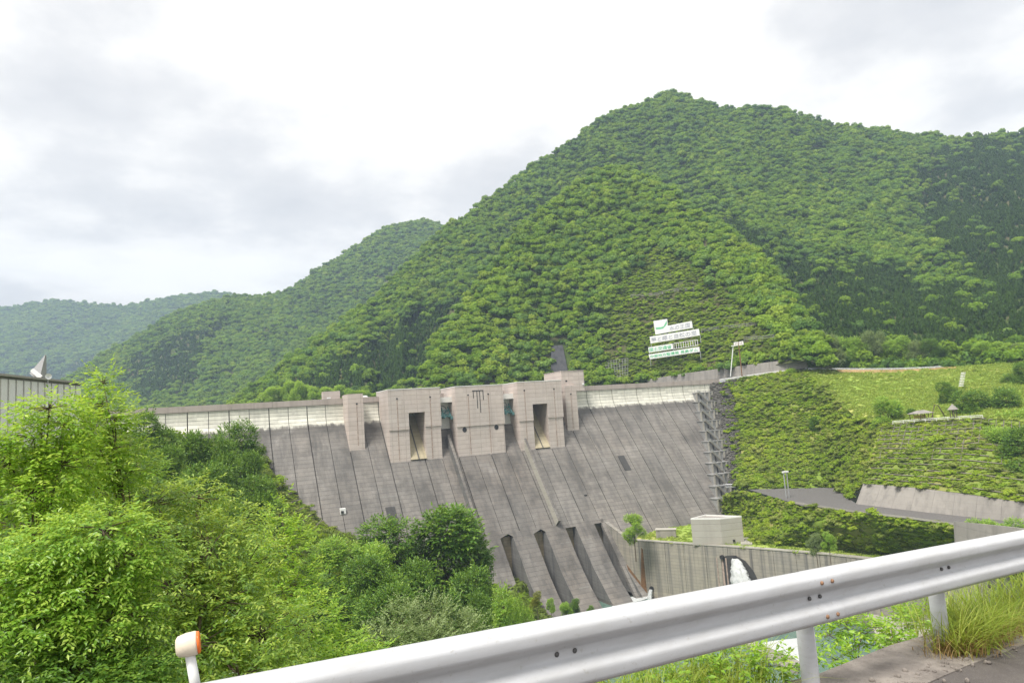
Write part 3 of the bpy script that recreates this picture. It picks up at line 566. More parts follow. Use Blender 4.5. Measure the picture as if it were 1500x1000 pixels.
# four outlet slots between fins at the toe
slots = [(107.3, 112.9), (122.0, 127.4), (136.7, 141.6), (150.5, 155.6)]; edges = [97.0] + [v for s_ in slots for v in s_]
def fin_prof(zt): return [(yf(zt), zt), (yf(-62), -62), (yf(-68) - 0.8, -68), (yf(-73) - 2.6, -73), (yf(-76) - 4.5, -76.5), (259, -76.5), (259, zt)]
for a, b in zip(edges[0::2], edges[1::2]): MB().prismx(fin_prof(-46.0), a, b).build('fin_pier', M['spill'], dam)
for k, (a, b) in enumerate(slots):
    m_ = 0.5 * (a + b); zr = -47.4
    lt = MB()
    if k < 2:                                              # gabled head
        for x0, z0, x1, z1 in ((a, zr - 0.3, m_ + 1.0, zr + 0.9), (m_ + 1.0, zr + 0.9, b, zr - 0.2)):
            lt.prism([(x0, yf(z0), z0), (x1, yf(z1), z1), (x1, yf(-46), -46), (x0, yf(-46), -46)], [(x0, 259, z0), (x1, 259, z1), (x1, 259, -46), (x0, 259, -46)])
    else: lt.prismx([(yf(zr), zr), (yf(-46), -46), (259, -46), (259, zr)], a, b)
    lt.build('slot_lintel', M['spill'], dam)
    MB().box(a, b, 256.2, 258.8, -76.5, zr - 0.35).build('slot_back', M['slotback'], dam)
    sw = MB(); sw.prismx([(yf(zr - 0.5) + 0.05, zr - 0.5), (yf(-62) + 0.05, -62), (yf(-73) - 2.4, -73), (256.1, -73), (256.1, zr - 0.5)], b - 0.08, b + 0.02); sw.build('slot_lining', M['slotwall'], dam)
# guide walls down the spillway
for X0, m_ in ((98.0, 'slotwall'), (133.0, 'pale')):
    z0, z1, h = (-8.5, -46, 3.4)
    MB().prismx([(yf(z0), z0), (yf(z0) - h * 0.77, z0 + h * 0.63), (yf(z1) - h * 0.77, z1 + h * 0.63), (yf(z1), z1)], X0, X0 + 1.1).build('guide_wall', M['spill'], dam)
    MB().prismx([(yf(z0) - 0.1, z0), (yf(z0) - h * 0.75, z0 + h * 0.6), (yf(z1) - h * 0.75, z1 + h * 0.6), (yf(z1) - 0.1, z1)], X0 - 0.05, X0 - 0.003).build('guide_wall_face', M[m_], dam)
# gate towers
YT = 279.5
def drip(parent, X, ztop, zbot, Yf):
    MB().box(X - 0.32, X + 0.32, Yf - 0.1, Yf + 0.02, ztop - 0.1, ztop + 0.55).build('drain_hole', M['dark'], parent)
    MB().box(X - 0.2, X + 0.2, Yf - 0.05, Yf + 0.02, zbot, ztop - 0.1).build('drain_stain', M['stain'], parent)
def tower(x0, x1, top, hole, lab, drips, ledge=-2.9, led_skip=None):
    t_ = MB(); Yb = 299
    if hole:
        h0, h1, hz = hole
        t_.box(x0, h0, YT, Yb, -19, top); t_.box(h1, x1, YT, Yb, -19, top); t_.box(h0, h1, YT, Yb, hz, top)
    else: t_.box(x0, x1, YT, Yb, -19, top)
    o = t_.build('gate_tower', M['tower'], dam); o['label'] = lab
    up_ = MB(); e = 0.38
    if hole: up_.box(x0 - 0.02, h0, YT - e, YT, ledge, top - 0.003); up_.box(h1, x1 + 0.3, YT - e, YT, ledge + 0.7, top - 0.003); up_.box(h0, h1, YT - e, YT, hz, top - 0.003)
    else: up_.box(x0 - 0.02, x1 + 0.3, YT - e, YT, ledge, top - 0.003)
    up_.build('upper_facing', M['tower'], o)
    MB().box(x0 - 0.1, x1 + 0.4, YT - e - 0.12, Yb, top, top + 0.3).build('coping', M['cap'], o)
    for X in drips: drip(o, X, top - 4.0, ledge, YT - e); MB().box(X - 0.2, X + 0.2, YT - 0.05, YT + 0.02, -15.4, ledge - 0.02).build('drain_stain', M['stain'], o)
    if hole:
        MB().prismx([(yf(-15.6) + 0.1, -15.6), (yf(-15.6) - 0.7, -15.4), (yf(4) - 0.7, 4.2), (yf(4), 4)], h0, h1).build('chute', M['chute'], o)
        MB().prismx([(yf(-15.6) - 0.75, -15.5), (yf(-15.6) - 0.8, -15.35), (yf(4) - 0.8, 4.35), (yf(4) - 0.75, 4.2)], 0.5 * (h0 + h1) - 0.25, 0.5 * (h0 + h1) + 0.25).build('chute_joint', M['core'], o)
    return o
t1 = tower(71.8, 94.2, 13.9, (80.3, 87.3, 4.0), 'gate tower with an opening, nearest the left bank', (75.6, 90.0))
t2 = tower(101.5, 123.7, 13.9, None, 'middle gate tower with two round portholes', (107.3, 116.8), -3.4)
for X in (104.9, 119.9):
    a_ = np.linspace(0, 2 * math.pi, 20, endpoint=False)
    MB().prism([(X + 1.0 * math.cos(q), YT - 0.1, -4.7 + 1.1 * math.sin(q)) for q in a_], [(X + 1.0 * math.cos(q), YT + 0.05, -4.7 + 1.1 * math.sin(q)) for q in a_]).build('porthole', M['dark'], t2)
MB().box(109.3, 114.6, YT - 0.45, YT - 0.36, 11.6, 12.0).build('notch', M['dark'], t2)
for X, l in ((109.6, 3.0), (111.3, 7.5), (112.6, 9.5), (114.2, 4.0)): MB().box(X, X + 0.35, YT - 0.43, YT - 0.36, 11.6 - l, 11.6).build('leak_stain', M['hatch'], t2)
t3 = tower(131.2, 153.6, 14.6, (138.3, 145.8, 4.4), 'gate tower with an opening, beside the elevator tower', (134.6, 149.8))
def pier(x0, x1, yfront, top, lab, dx):
    o = MB().box(x0, x1, yfront, 296, -13, top).build('gate_pier', M['tower'], dam); o['label'] = lab
    drip(o, dx, top - 4.4, -8, yfront); return o
pier(56.3, 62.7, 284.6, 13.3, 'slim pale pier left of the gate towers', 60.0); pier(158.9, 165.2, 285.2, 12.4, 'slim pale pier under the elevator tower', 162.0)
el = MB().box(158.6, 171.0, 287.0, 305, 9.6, 19.4).build('elevator_tower', M['tower'], dam); el['label'] = 'tall square elevator tower on the crest'
MB().box(158.4, 171.2, 286.8, 305.2, 19.4, 19.6).build('coping', M['parapet'], el); MB().box(169.6, 170.6, 286.6, 287, 12.4, 13.2).build('wall_lamp', M['white'], el)
MB().box(160.6, 161.6, 286.95, 287, 14.2, 15.0).build('vent', M['dark'], el)
hut = MB().box(48.6, 55.6, 296.5, 301, 11, 15.4).build('crest_hut', M['tower'], dam)
MB().box(50.0, 51.6, 296.3, 296.5, 12.3, 12.9).build('hatch', M['white'], hut)
# gate gaps between the towers
for x0, x1 in ((94.2, 101.5), (123.7, 131.2)):
    MB().box(x0, x1, 284.0, 288.5, 7.6, 9.9).build('gate_bridge', M['cap'], dam)
    a_ = np.linspace(0.15, 1.35, 9); cy, cz, R_ = 283.5, 3.2, 7.0
    sk = MB(); P_ = [(cy + R_ * math.sin(q) * 0.8, cz - 6 + R_ * math.cos(q) * 1.6) for q in a_]
    MB().box(x0 + 0.1, x1 - 0.1, 288.6, 289.2, -8, 7.6).build('gate_panel', M['cap'], dam)
    gt = MB().box(x0 + 0.2, x1 - 0.2, 285.2, 285.6, 1.2, 2.0).build('radial_gate', M['teal'], dam)
    arm = MB()
    for sx in (0.5, 3.6, 6.7):
        arm.tube([(x0 + sx, 284.4, 0.8), (x0 + sx, 288.4, 5.6)], 0.28); arm.tube([(x0 + sx, 284.4, 0.8), (x0 + sx, 288.4, 1.2)], 0.28)
    for zz, yy in ((2.4, 285.8), (4.2, 287.2)): arm.tube([(x0 + 0.3, yy, zz), (x1 - 0.3, yy, zz)], 0.22)
    arm.tube([(x0 + 0.5, 284.5, 0.9), (x1 - 0.4, 287.5, 4.4)], 0.2); arm.tube([(x1 - 0.5, 284.5, 0.9), (x0 + 0.4, 287.5, 4.4)], 0.2); arm.build('gate_arm', M['teal'], gt)
    for sx in (x0 + 0.6, x1 - 0.6): MB().box(sx - 0.5, sx + 0.5, 283.8, 284.9, 0.2, 1.5).build('trunnion', M['teal'], gt)
    ring = MB(); ring.tube([(0.5 * (x0 + x1) + 2.2 * math.cos(q), 288.3, 4.6 + 1.7 * math.sin(q)) for q in np.linspace(0, 6.283, 17)], 0.18); ring.build('gate_ring', M['stair'], gt)
    MB().prismx([(290, -3.5), (287, -4.2), (yf(-9), -9), (yf(-9) + 6, -9.5)], x0, x1).build('ogee_crest', M['spill'], dam)
# crest: parapet panels and road deck
pj = [-50 + 15.6 * k for k in range(21)]
for a, b in zip(pj[:-1], pj[1:]): MB().box(a + 0.04, b - 0.04, 294.6, 295.3, 9.75, 12.1).build('parapet_panel', M['parapet'], dam)
MB().box(-50, 262, 295.35, 305, 9.3, 10.9).build('crest_deck', M['grey'], dam)
MB().box(-50, 262, 304.2, 305, 10.9, 12.0).build('upstream_parapet', M['parapet'], dam)
# details on the face
def on_face(X, z, w, h, name, mat, lab=None):
    o = MB().prismx([(yf(z) + 0.1, z), (yf(z) - 0.25, z + 0.1), (yf(z + h) - 0.25, z + h + 0.1), (yf(z + h) + 0.1, z + h)], X - w / 2, X + w / 2).build(name, M[mat], dam)
    if lab: o['label'] = lab
    return o
on_face(67.2, -37.4, 3.6, 5.4, 'gallery_cover', 'hatch'); on_face(180.0, -28.6, 3.4, 6.4, 'gallery_cover', 'hatch')
MB().box(48.2, 50.2, yf(-31) - 1.6, yf(-31) + 0.5, -32.4, -30.4).build('gallery_lamp', M['white'], dam); MB().box(48.4, 49.4, yf(-31) - 1.7, yf(-31) - 1.6, -32.2, -31.2).build('lamp_glass', M['dark'], dam)
MB().box(152, 153.3, yf(-36) - 0.8, yf(-36) + 0.5, -37.2, -36.2).build('gallery_box', M['hatch'], dam)
# abutment staircase: stepped concrete landings with railed flights
st = thing('abutment_staircase', 'stepped grey concrete staircase climbing the right end of the dam', 'staircase', (0, 0, 0))
ns = 11; zs_ = np.linspace(5.5, -49, ns + 1)
def cpt(z): return np.interp(z, [-49, -36, -21, -4, 10], [213.2, 221.5, 230.5, 239.0, 246.0])
for k in range(ns):
    z1, z0 = zs_[k], zs_[k + 1]; X0 = cpt(z1) - 1.2; Yf_ = yf(z0) - 0.6 if z0 < 2 else 292.0
    MB().box(X0, X0 + 11.5, Yf_, Yf_ + 12, z0 - 1.0, z1 - 0.5).build('step_block', M['stair'], st)
    for q in (0.0, 5.6, 10.6): MB().box(X0 + q, X0 + q + 0.8, Yf_ - 0.45, Yf_ - 0.01, z0 - 1.0, z1 - 0.5).build('column', M['pale'], st)
    MB().box(X0 - 0.3, X0 + 11.9, Yf_ - 0.3, Yf_ + 11, z1 - 0.45, z1 - 0.02).build('landing', M['stair'], st)
    MB().box(X0 + 8.6, X0 + 9.3, Yf_ - 0.6, Yf_, z0 - 1, z1 - 0.5).build('buttress', M['pale'], st); MB().box(X0 + 3.0, X0 + 3.5, Yf_ - 0.3, Yf_, z0 - 1, z1 - 0.5).build('buttress', M['hatch'], st)
    fl = MB(); A_ = np.array([X0 + 0.6, Yf_ - 1.2, z1]); B_ = np.array([cpt(z0) + 7.5, yf(z0) - 2.2 if z0 < 2 else 292, z0])
    fl.obox((A_ + B_) / 2, (B_ - A_) / 2, (0, 0.5, 0), (0, 0, 0.2)); f_ = fl.build('stair_flight', M['pale'], st)
    rl = MB()
    for dy in (-0.55, 0.5):
        for hh in (0.6, 1.15): rl.tube([A_ + [0, dy, hh], B_ + [0, dy, hh]], 0.13, 5)
        for q in np.linspace(0, 1, 5): rl.tube([A_ + (B_ - A_) * q + [0, dy, 0], A_ + (B_ - A_) * q + [0, dy, 1.15]], 0.06, 4)
    rl.build('handrail', M['steel'], f_)
# strip of cobble pitching between the staircase and the slope
ra = np.array([(cpt(z) + 9.6, yf(min(z, 2.0)) - 1.2 + max(0, z - 2) * 0.2, z) for z in np.linspace(10, -40, 12)])
rb = np.array([at(x_, y_, d_) for x_, y_, d_ in ((1078, 556, 374), (1082, 590, 362), (1085, 625, 348), (1087, 655, 336), (1086, 685, 326), (1081, 712, 316))])
cs_ = blend_rows([resample(ra, 40), resample(rb, 40)], 9)
tag(grid_mesh('cobble_apron', cs_, M['stone']), 'strip of cobblestone facing beside the dam staircase', 'stone facing', None, 'structure')
pk = scatter_grid(cs_, 1.1); VV, FF = [], []
for i_, p in enumerate(pk[:1500]):
    s_ = RNG.uniform(0.45, 0.8); VV.append(ICO1[0][:, [0, 1, 2]] * [s_, s_, s_ * 0.8] * RNG.uniform(0.8, 1.2, 3) + p); FF.append(ICO1[1] + i_ * len(ICO1[0]))
ob = link('cobbles', big_mesh('cobbles', np.concatenate(VV), np.concatenate(FF)), M['stone']); tag(ob, 'grey cobblestones set in the facing beside the dam staircase', 'stones', None, 'stuff')
scrub('facing_weeds', np.concatenate([scatter_grid(cs_[4:], 1 / 4.0), scatter_grid(cs_, 1 / 16.0)]), 1.6, 'weeds creeping over the cobblestone facing', 0.5)
# ------------------------------------------------------------------ spillway training wall
tw = thing('training_wall', 'long stained concrete spillway wall beside the pool', 'wall')
ZW, ZP = -53.0, -76.5
def vplane(x, y, A, B):                                     # picture point on the vertical plane through A and B
    n = np.array([B[1] - A[1], A[0] - B[0], 0.0]); r = ray(x, y); return r * ((n @ np.array([A[0], A[1], 0])) / (n @ r))
def wall_panel(A, B, zA, zB, notch=None, mat='wall'):
    A, B = np.array(A, float), np.array(B, float); e = unit(B - A); nrm = np.array([e[1], -e[0]]); nrm = nrm if nrm[0] > 0 else -nrm
    out = [(A, zA), (B, zB), (B, ZP)] + ([(A + e * s, z) for s, z in notch] if notch else []) + [(A, ZP)]
    f = [(p[0], p[1], z) for p, z in out]; bk = [(p[0] + nrm[0] * 1.8, p[1] + nrm[1] * 1.8, z) for p, z in out]
    return MB().prism(f, bk).build('wall_panel', M[mat], tw)
wall_panel((155.75, 254.0), (157.0, 238.0), -47.2, ZW)
L_ = [np.array(p, float) for p in WALL_TOP[1:]]
gap = 0.12
for i in range(len(L_) - 1):
    A, B = L_[i], L_[i + 1]; n = max(1, int(round(np.linalg.norm(B - A) / 9.0)))
    for k in range(n):
        a = A + (B - A) * k / n; b = A + (B - A) * (k + 1) / n; e = unit(b - a)
        notch = None
        if i == 1: 
            q = [(vplane(x, y, A, B) - np.array([*A, 0])) for x, y in ((1056, 816), (1066, 813), (1078, 813), (1092, 821), (1104, 836), (1111, 850), (1116, 872))]
            if k == 0: NICHE = [(float(unit(B - A) @ v[:2]), float(v[2])) for v in q]
        wall_panel(a + e * gap * 0.5, b - e * gap * 0.5, ZW, ZW)
cp_ = MB()
for i in range(len(L_) - 1):
    A, B = L_[i], L_[i + 1]; e = unit(B - A); nr = np.array([-e[1], e[0]]); nr = nr if nr[0] > 0 else -nr
    cp_.prism([(*(A - nr * 0.2), ZW + 0.003), (*(B - nr * 0.2), ZW + 0.003), (*(B + nr * 2), ZW + 0.003), (*(A + nr * 2), ZW + 0.003)], [(*(A - nr * 0.2), ZW + 0.35), (*(B - nr * 0.2), ZW + 0.35), (*(B + nr * 2), ZW + 0.35), (*(A + nr * 2), ZW + 0.35)])
cp_.build('coping', M['pale'], tw)
# outlet hood standing on the wall face: dark curved cheek with two nozzles
A, B = L_[1], L_[2]; e = unit(B - A); nr = np.array([e[1], -e[0]]); nr = nr if nr[0] < 0 else -nr
def wp(s, z, o=0.0): p = A + e * s + nr * o; return (p[0], p[1], z)
s0, s1 = NICHE[0][0], NICHE[-1][0]
zt_ = NICHE[2][1]
ck = [(s, z) for s, z in NICHE] + [(s1, ZP), (s0, ZP)]
MB().prism([wp(s, z, 0.05) for s, z in ck], [wp(s, z, 0.12) for s, z in ck]).build('outlet_recess', M['hatch'], tw)
sj = NICHE[2][0] - 0.3
for s_ in (NICHE[0][0] + 0.6, sj): MB().tube([wp(s_, zt_ - 0.9, -0.5), wp(s_, zt_ - 0.9, 0.9)], 0.75, 12).build('outlet_nozzle', M['dark'], tw)
for s_, w_ in ((NICHE[0][0] + 0.5, 0.5), (NICHE[0][0] + 1.9, 0.35), (NICHE[0][0] - 1.6, 0.25)): MB().prism([wp(s_ - w_, ZP, 0.13), wp(s_ + w_, ZP, 0.13), wp(s_ + w_ * 0.6, zt_ - 1.2, 0.13), wp(s_ - w_ * 0.6, zt_ - 1.2, 0.13)], [wp(s_ - w_, ZP, 0.2), wp(s_ + w_, ZP, 0.2), wp(s_ + w_ * 0.6, zt_ - 1.2, 0.2), wp(s_ - w_ * 0.6, zt_ - 1.2, 0.2)]).build('rust_streak', M['stain'], tw)
A0_, B0_ = L_[0], L_[1]; e0 = unit(B0_ - A0_); n0 = np.array([e0[1], -e0[0]]); n0 = n0 if n0[0] < 0 else -n0
def wq(x, y, o): v = vplane(x, y, A0_, B0_); return (v[0] + n0[0] * o, v[1] + n0[1] * o, v[2])
m_ = plain('orange_rust_runoff', (0.19, 0.105, 0.05), 0.95, var=0.4, scale=1.0); M['rust'] = m_
for poly in ([(939.5, 802), (941.5, 804), (948, 868), (939, 868)], [(918, 826), (938, 852), (941, 870), (930, 870)]):
    MB().prism([wq(x_, y_, 0.03) for x_, y_ in poly], [wq(x_, y_, 0.1) for x_, y_ in poly]).build('rust_streak', M['rust'], tw)
def jet(name, p0, v0, T, r0, r1, label, seed):
    rng = np.random.default_rng(seed); n = 30; m_ = 34; V = []; ph = rng.uniform(0.75, 1.25, 30)
    for i in range(m_ + 1):
        t_ = T * i / m_; c = np.array(p0) + np.array(v0) * t_ + np.array([0, 0, -4.9]) * t_ * t_; r = r0 + (r1 - r0) * (i / m_) ** 0.9
        for k in range(n):
            a = 2 * math.pi * k / n; V.append(c + r * ph[k] * rng.uniform(0.82, 1.18) * np.array([math.cos(a), math.sin(a), 0]))
    F = [(i * n + k, i * n + (k + 1) % n, (i + 1) * n + (k + 1) % n, (i + 1) * n + k) for i in range(m_) for k in range(n)]
    F.append(tuple(range(n))); o = MB().add(V, F).build(name, M['foam'], None, True); return tag(o, label, 'water')
pj_ = wp(sj, zt_ - 0.9, 0.9); jet('water_jet', pj_, (nr[0] * 4.0 + e[0] * 3.0, nr[1] * 4.0 + e[1] * 3.0, 0.3), 2.1, 0.7, 4.4, 'big white water jet shooting from the wall outlet', 1)
q0 = wq(955, 862, 0.6); MB().tube([wq(955, 861, -0.5), wq(955, 861, 0.8)], 0.8, 12).build('outlet_nozzle', M['dark'], tw)
jet('water_jet', q0, (n0[0] * 2.5, n0[1] * 2.5, 0), 0.95, 0.5, 0.9, 'small pale water spout falling from the pipe at the dam toe', 2)
# foam patches on the pool
def foam(name, pts, label, z=-74.0):
    P_ = [at_z(x_, y_, z) for x_, y_ in pts]; o = MB().prism(P_, [p + np.array([0, 0, 0.12]) for p in P_]).build(name, M['foam']); return tag(o, label, 'foam', None, 'stuff')
foam('foam', [(905, 882), (925, 874), (950, 871), (958, 873), (940, 879), (915, 885), (895, 889)], 'white foam below the small spout')
foam('foam', [(1103, 944), (1135, 938), (1172, 934), (1182, 944), (1180, 966), (1160, 972), (1140, 962)], 'white churning foam over the river sill')
# river sill seen under the guardrail
sl_ = [at_z(x_, y_, -73.0) for x_, y_ in ((1085, 938), (1106, 938), (1172, 968), (1168, 980), (1150, 976))]
tag(MB().prism([p - np.array([0, 0, 4.0]) for p in sl_], sl_).build('river_sill', M['grey']), 'slanting concrete sill in the river under the guardrail', 'sill')
ap = [at_z(x_, y_, -70.0) for x_, y_ in ((1270, 900), (1345, 872), (1420, 872), (1400, 930), (1290, 945))]
tag(MB().prism([p - np.array([0, 0, 6.0]) for p in ap], ap).build('river_apron', M['pale']), 'pale concrete river apron seen beneath the guardrail beam', 'apron')
# ------------------------------------------------------------------ blockhouse on the wall terrace
bh = thing('valve_house', 'pale windowless concrete valve house on the spillway wall', 'building')
c0, c1, c2 = (168.6, 213.0), (176.2, 205.4), (184.6, 203.2)
bq = [c0, c1, c2, (c0[0] + c2[0] - c1[0] + 1.0, c0[1] + c2[1] - c1[1] + 5)]; zt = -43.6
MB().prism([(x_, y_, -53.0) for x_, y_ in bq], [(x_, y_, zt) for x_, y_ in bq]).build('wall', M['pale'], bh)
cx, cy = np.mean([q[0] for q in bq]), np.mean([q[1] for q in bq])
ins = [(x_ + (cx - x_) * 0.08, y_ + (cy - y_) * 0.08) for x_, y_ in bq]
for i in range(4):
    j = (i + 1) % 4
    MB().prism([(*bq[i], zt), (*bq[j], zt), (*ins[j], zt), (*ins[i], zt)], [(*bq[i], zt + 0.5), (*bq[j], zt + 0.5), (*ins[j], zt + 0.5), (*ins[i], zt + 0.5)]).build('roof_parapet', M['cap'], bh)
MB().prism([(*p, zt) for p in ins], [(*p, zt + 0.05) for p in ins]).build('roof', M['grey'], bh)
MB().box(180.2, 181.0, 203.85, 204.25, -52.2, -51.4).build('vent', M['dark'], bh)
an = thing('concrete_annex', 'low grey concrete block on the terrace left of the valve house', 'building'); a0 = at_z(972, 789, -53.1)
MB().obox(a0 + [2.6, 1.5, 1.6], (2.9, -2.6, 0), (1.2, 1.4, 0), (0, 0, 1.7)).build('wall', M['grey'], an); MB().obox(a0 + [2.6, 1.5, 3.4], (3.1, -2.8, 0), (1.35, 1.55, 0), (0, 0, 0.1)).build('roof_slab', M['pale'], an)
pd_ = [at_z(x_, y_, -53.0) for x_, y_ in ((1085, 798), (1102, 798), (1102, 789), (1085, 786))]
tag(MB().prism(pd_, [p + np.array([0, 0, 0.5]) for p in pd_]).build('concrete_pad', M['pale']), 'flat concrete pad right of the valve house', 'slab')
rk = at_z(1113, 783, -51.0); v_ = ICO2[0] * [1.5, 1.3, 1.1]; v_ = v_ * (0.8 + 0.4 * fbm(v_[:, 0] * 1.3 + 9, v_[:, 1] * 1.3 + v_[:, 2], 4)[:, None]) + rk
tag(link('boulder', big_mesh('boulder', v_, ICO2[1]), M['stone']), 'single grey boulder on the bank behind the valve house', 'rock')
# ------------------------------------------------------------------ retaining walls
def panel_wall(name, label, base, top, n, mat, thick=0.8, joint=0.06):
    o = thing(name, label, 'wall'); b_ = resample(base, n + 1); t_ = resample(top, n + 1)
    for i in range(n):
        e_ = unit(b_[i + 1] - b_[i]) * joint; f = [b_[i] + e_, b_[i + 1] - e_, t_[i + 1] - e_, t_[i] + e_]; off = F0 * thick
        MB().prism(f, [p + off for p in f]).build('wall_panel', M[mat], o)
    return o
panel_wall('retaining_wall', 'long grey battered retaining wall above the access road', wall_b, wall_t, 11, 'grey', 1.2)
lw_t = np.array([at(1400, 764, 172), at(1450, 768, 160), at(1640, 790, 130)]); lw_b = np.array([at(1402, 797, 171), at(1452, 800, 159), at(1642, 822, 129)])
panel_wall('retaining_wall', 'short grey retaining wall below the access road end', lw_b, lw_t, 5, 'grey', 1.0)
rw_t = pd([(946, 556, 455), (1000, 547, 425), (1060, 539, 397), (1120, 531, 374), (1160, 526, 364), (1182, 530, 361)]); rw_b = rw_t - [0, 0, 6.0] - F0 * 0.8; rw_b[-1, 2] = rw_t[-1, 2] - 3.5
panel_wall('retaining_wall', 'grey retaining wall along the crest road under the lettered slope', rw_b, rw_t, 12, 'grey', 1.5)
cr_a = rw_b + [0, 0, 0.4]; cr_b = np.array([(240, 305, 10.9), (262, 295, 10.9), *[p + np.array([0, 0, 0.15]) for p in pd([(1110, 550, 372), (1150, 545, 366), (1182, 542, 360)])]])
tag(grid_mesh('crest_road', blend_rows([resample(cr_a, 20), resample(cr_b, 20)], 5), M['asphalt']), 'road continuing from the dam crest along the retaining wall', 'road', None, 'structure')
def fence(name, label, pts, h, step, mat, cat='fence', rails=(1.0, 0.55), r=0.09):
    o = thing(name, label, cat); n = max(2, int(np.sum(np.linalg.norm(np.diff(pts, axis=0), axis=1)) / step)); q = resample(pts, n)
    for p in q: MB().tube([p, p + np.array([0, 0, h])], r, 5).build('post', M[mat], o)
    for f in rails: MB().tube([p + np.array([0, 0, h * f]) for p in q], r * 1.1, 5).build('rail', M[mat], o)
    return o
fence('road_fence', 'white guard fence on the crest road above the abutment slope', np.array([(262, 294.6, 10.9), *pd([(1110, 550, 372), (1150, 545, 366), (1182, 542, 360)])]), 1.0, 6, 'white', r=0.12)
fence('road_fence', 'white guard fence along the top edge of the meadow', pd([(1185, 541, 361), (1240, 542.5, 357), (1300, 542.5, 353), (1360, 540.5, 349), (1390, 538, 347)]), 1.0, 6, 'white', r=0.12)
bare = plain('bare_tan_soil', (0.33, 0.22, 0.1), 0.95, var=0.25, scale=0.6)
bs = blend_rows([resample(pd([(1225, 542.5, 355), (1300, 543, 351), (1360, 541, 347), (1400, 538, 344)]) + [0, 0, 0.5], 20), resample(pd([(1230, 546, 352), (1300, 549, 347), (1360, 549, 342), (1405, 544, 340)]) + [0, 0, 0.55], 20)], 4)
tag(grid_mesh('bare_strip', bs, bare), 'dry tan strip of soil along the meadow top', 'soil', None, 'structure')
# walkway from the staircase to the turning area, twin lamp mast
wa, wb_ = at(1062, 713, 318), at(1096, 711, 312)
wk = thing('footbridge', 'small steel footbridge joining the staircase to the turning area', 'bridge'); MB().obox((wa + wb_) / 2, (wb_ - wa) / 2, (0.3, 0.9, 0), (0, 0, 0.25)).build('deck', M['steel'], wk)
for dy in (-0.9, 0.9): MB().tube([wa + [0, dy, 1.1], wb_ + [0, dy, 1.1]], 0.1).build('handrail', M['steel'], wk)
lm = thing('lamp_mast', 'twin legged steel lamp mast at the turning area edge', 'lamp'); b0 = at_z(1154, 729, LOT); dz = b0 @ FW
hm = (729 - 693) / FPX * dz
for dx in (-0.8, 0.8): MB().tube([b0 + [dx, 0, -0.5], b0 + [dx, 0, hm]], 0.22, 8).build('leg', M['steel'], lm)
MB().box(b0[0] - 1.2, b0[0] + 1.2, b0[1] - 0.4, b0[1] + 0.4, b0[2] + hm, b0[2] + hm + 0.2).build('platform', M['steel'], lm)
for dx in (-1.0, -0.1, 0.9): MB().box(b0[0] + dx - 0.4, b0[0] + dx + 0.4, b0[1] - 0.6, b0[1] + 0.2, b0[2] + hm + 0.2, b0[2] + hm + 0.8).build('floodlight', M['white'], lm)
MB().obox(b0 + [0, 0, hm * 0.45], (0.8, 0, 0), (0, 0.08, 0), (0, 0, 0.08)).build('brace', M['steel'], lm)
# ------------------------------------------------------------------ lettered boards on the spur
EX = np.array([0.208, -0.978, 0]); EX = unit(EX); NB = np.array([-0.978, -0.208, 0]); O_ = at(990, 500, 440); 
def bpt(x, y): r = ray(x, y); return r * ((NB @ O_) / (NB @ r))
def board(name, label, corners, mat='white', thick=0.3):
    o = thing(name, label, 'sign'); f = [bpt(*q) for q in corners]
    MB().prism(f, [p - NB * thick for p in f]).build('panel', M[mat], o)
    for q in (f[-1], f[-2]): MB().tube([q - NB * 0.5 + [0, 0, 0.2], q - NB * 0.5 - [0, 0, 4.5]], 0.18, 6).build('post', M['steel'], o)
    return o, f
green = plain('sign_green', (0.16, 0.52, 0.27), 0.6, var=0.2, scale=0.8); faded = plain('faded_grey_paint', (0.42, 0.43, 0.47), 0.8, var=0.3, scale=0.5)
def letters(text, o, BL, BR, h, mat, name='lettering'):
    cu = bpy.data.curves.new(name, 'FONT'); cu.body = text; cu.size = 1.0; cu.extrude = 0.02; cu.resolution_u = 3; cu.offset = 0.012
    tmp = bpy.data.objects.new(name, cu); COL.objects.link(tmp); dg = bpy.context.evaluated_depsgraph_get(); me = bpy.data.meshes.new_from_object(tmp.evaluated_get(dg))
    bpy.data.objects.remove(tmp); co = np.array([v.co[:] for v in me.vertices])
    if len(co) == 0: return
    co[:, :2] -= co[:, :2].min(0); w0, h0 = co[:, 0].max(), co[:, 1].max(); w = np.linalg.norm(BR - BL); e_ = (BR - BL) / w; u_ = np.array([0, 0, 1.0])
    V = BL + np.outer(co[:, 0] / w0 * w, e_) + np.outer(co[:, 1] / h0 * h, u_) + np.outer(co[:, 2] + 0.06, NB)
    me.vertices.foreach_set('co', V.astype(np.float32).ravel()); me.update(); me.materials.clear(); link(name, me, mat, o)
def row_letters(text, o, pBL, pBR, ptop, mat):
    a, b = bpt(*pBL), bpt(*pBR); letters(text, o, a, b, (bpt(*ptop) - a)[2], mat)
o, f = board('hillside_sign', 'topmost white board with a green swoosh logo and faded lettering', [(957, 470), (977, 467), (978, 477), (1013, 470), (1014.5, 480), (960, 490)])
row_letters('水の王国', o, (981, 484.5), (1011, 479), (981, 478), faded)
sw = [bpt(x_, y_) + NB * 0.06 for x_, y_ in ((960.5, 479.8), (968, 479), (972, 478), (974.5, 473.5), (976.3, 469.5), (977, 474), (974.6, 477.5), (971, 481), (966, 482), (961, 482))]
MB().prism(sw, [p - NB * 0.05 for p in sw]).build('logo', green, o)
o, f = board('hillside_sign', 'second white board down with one line of faded grey lettering', [(951.5, 493), (1023.5, 481.5), (1025, 491), (953, 503)])
row_letters('夢と緑と自然の里', o, (954.5, 501), (1021, 490.5), (954.3, 494.5), faded)
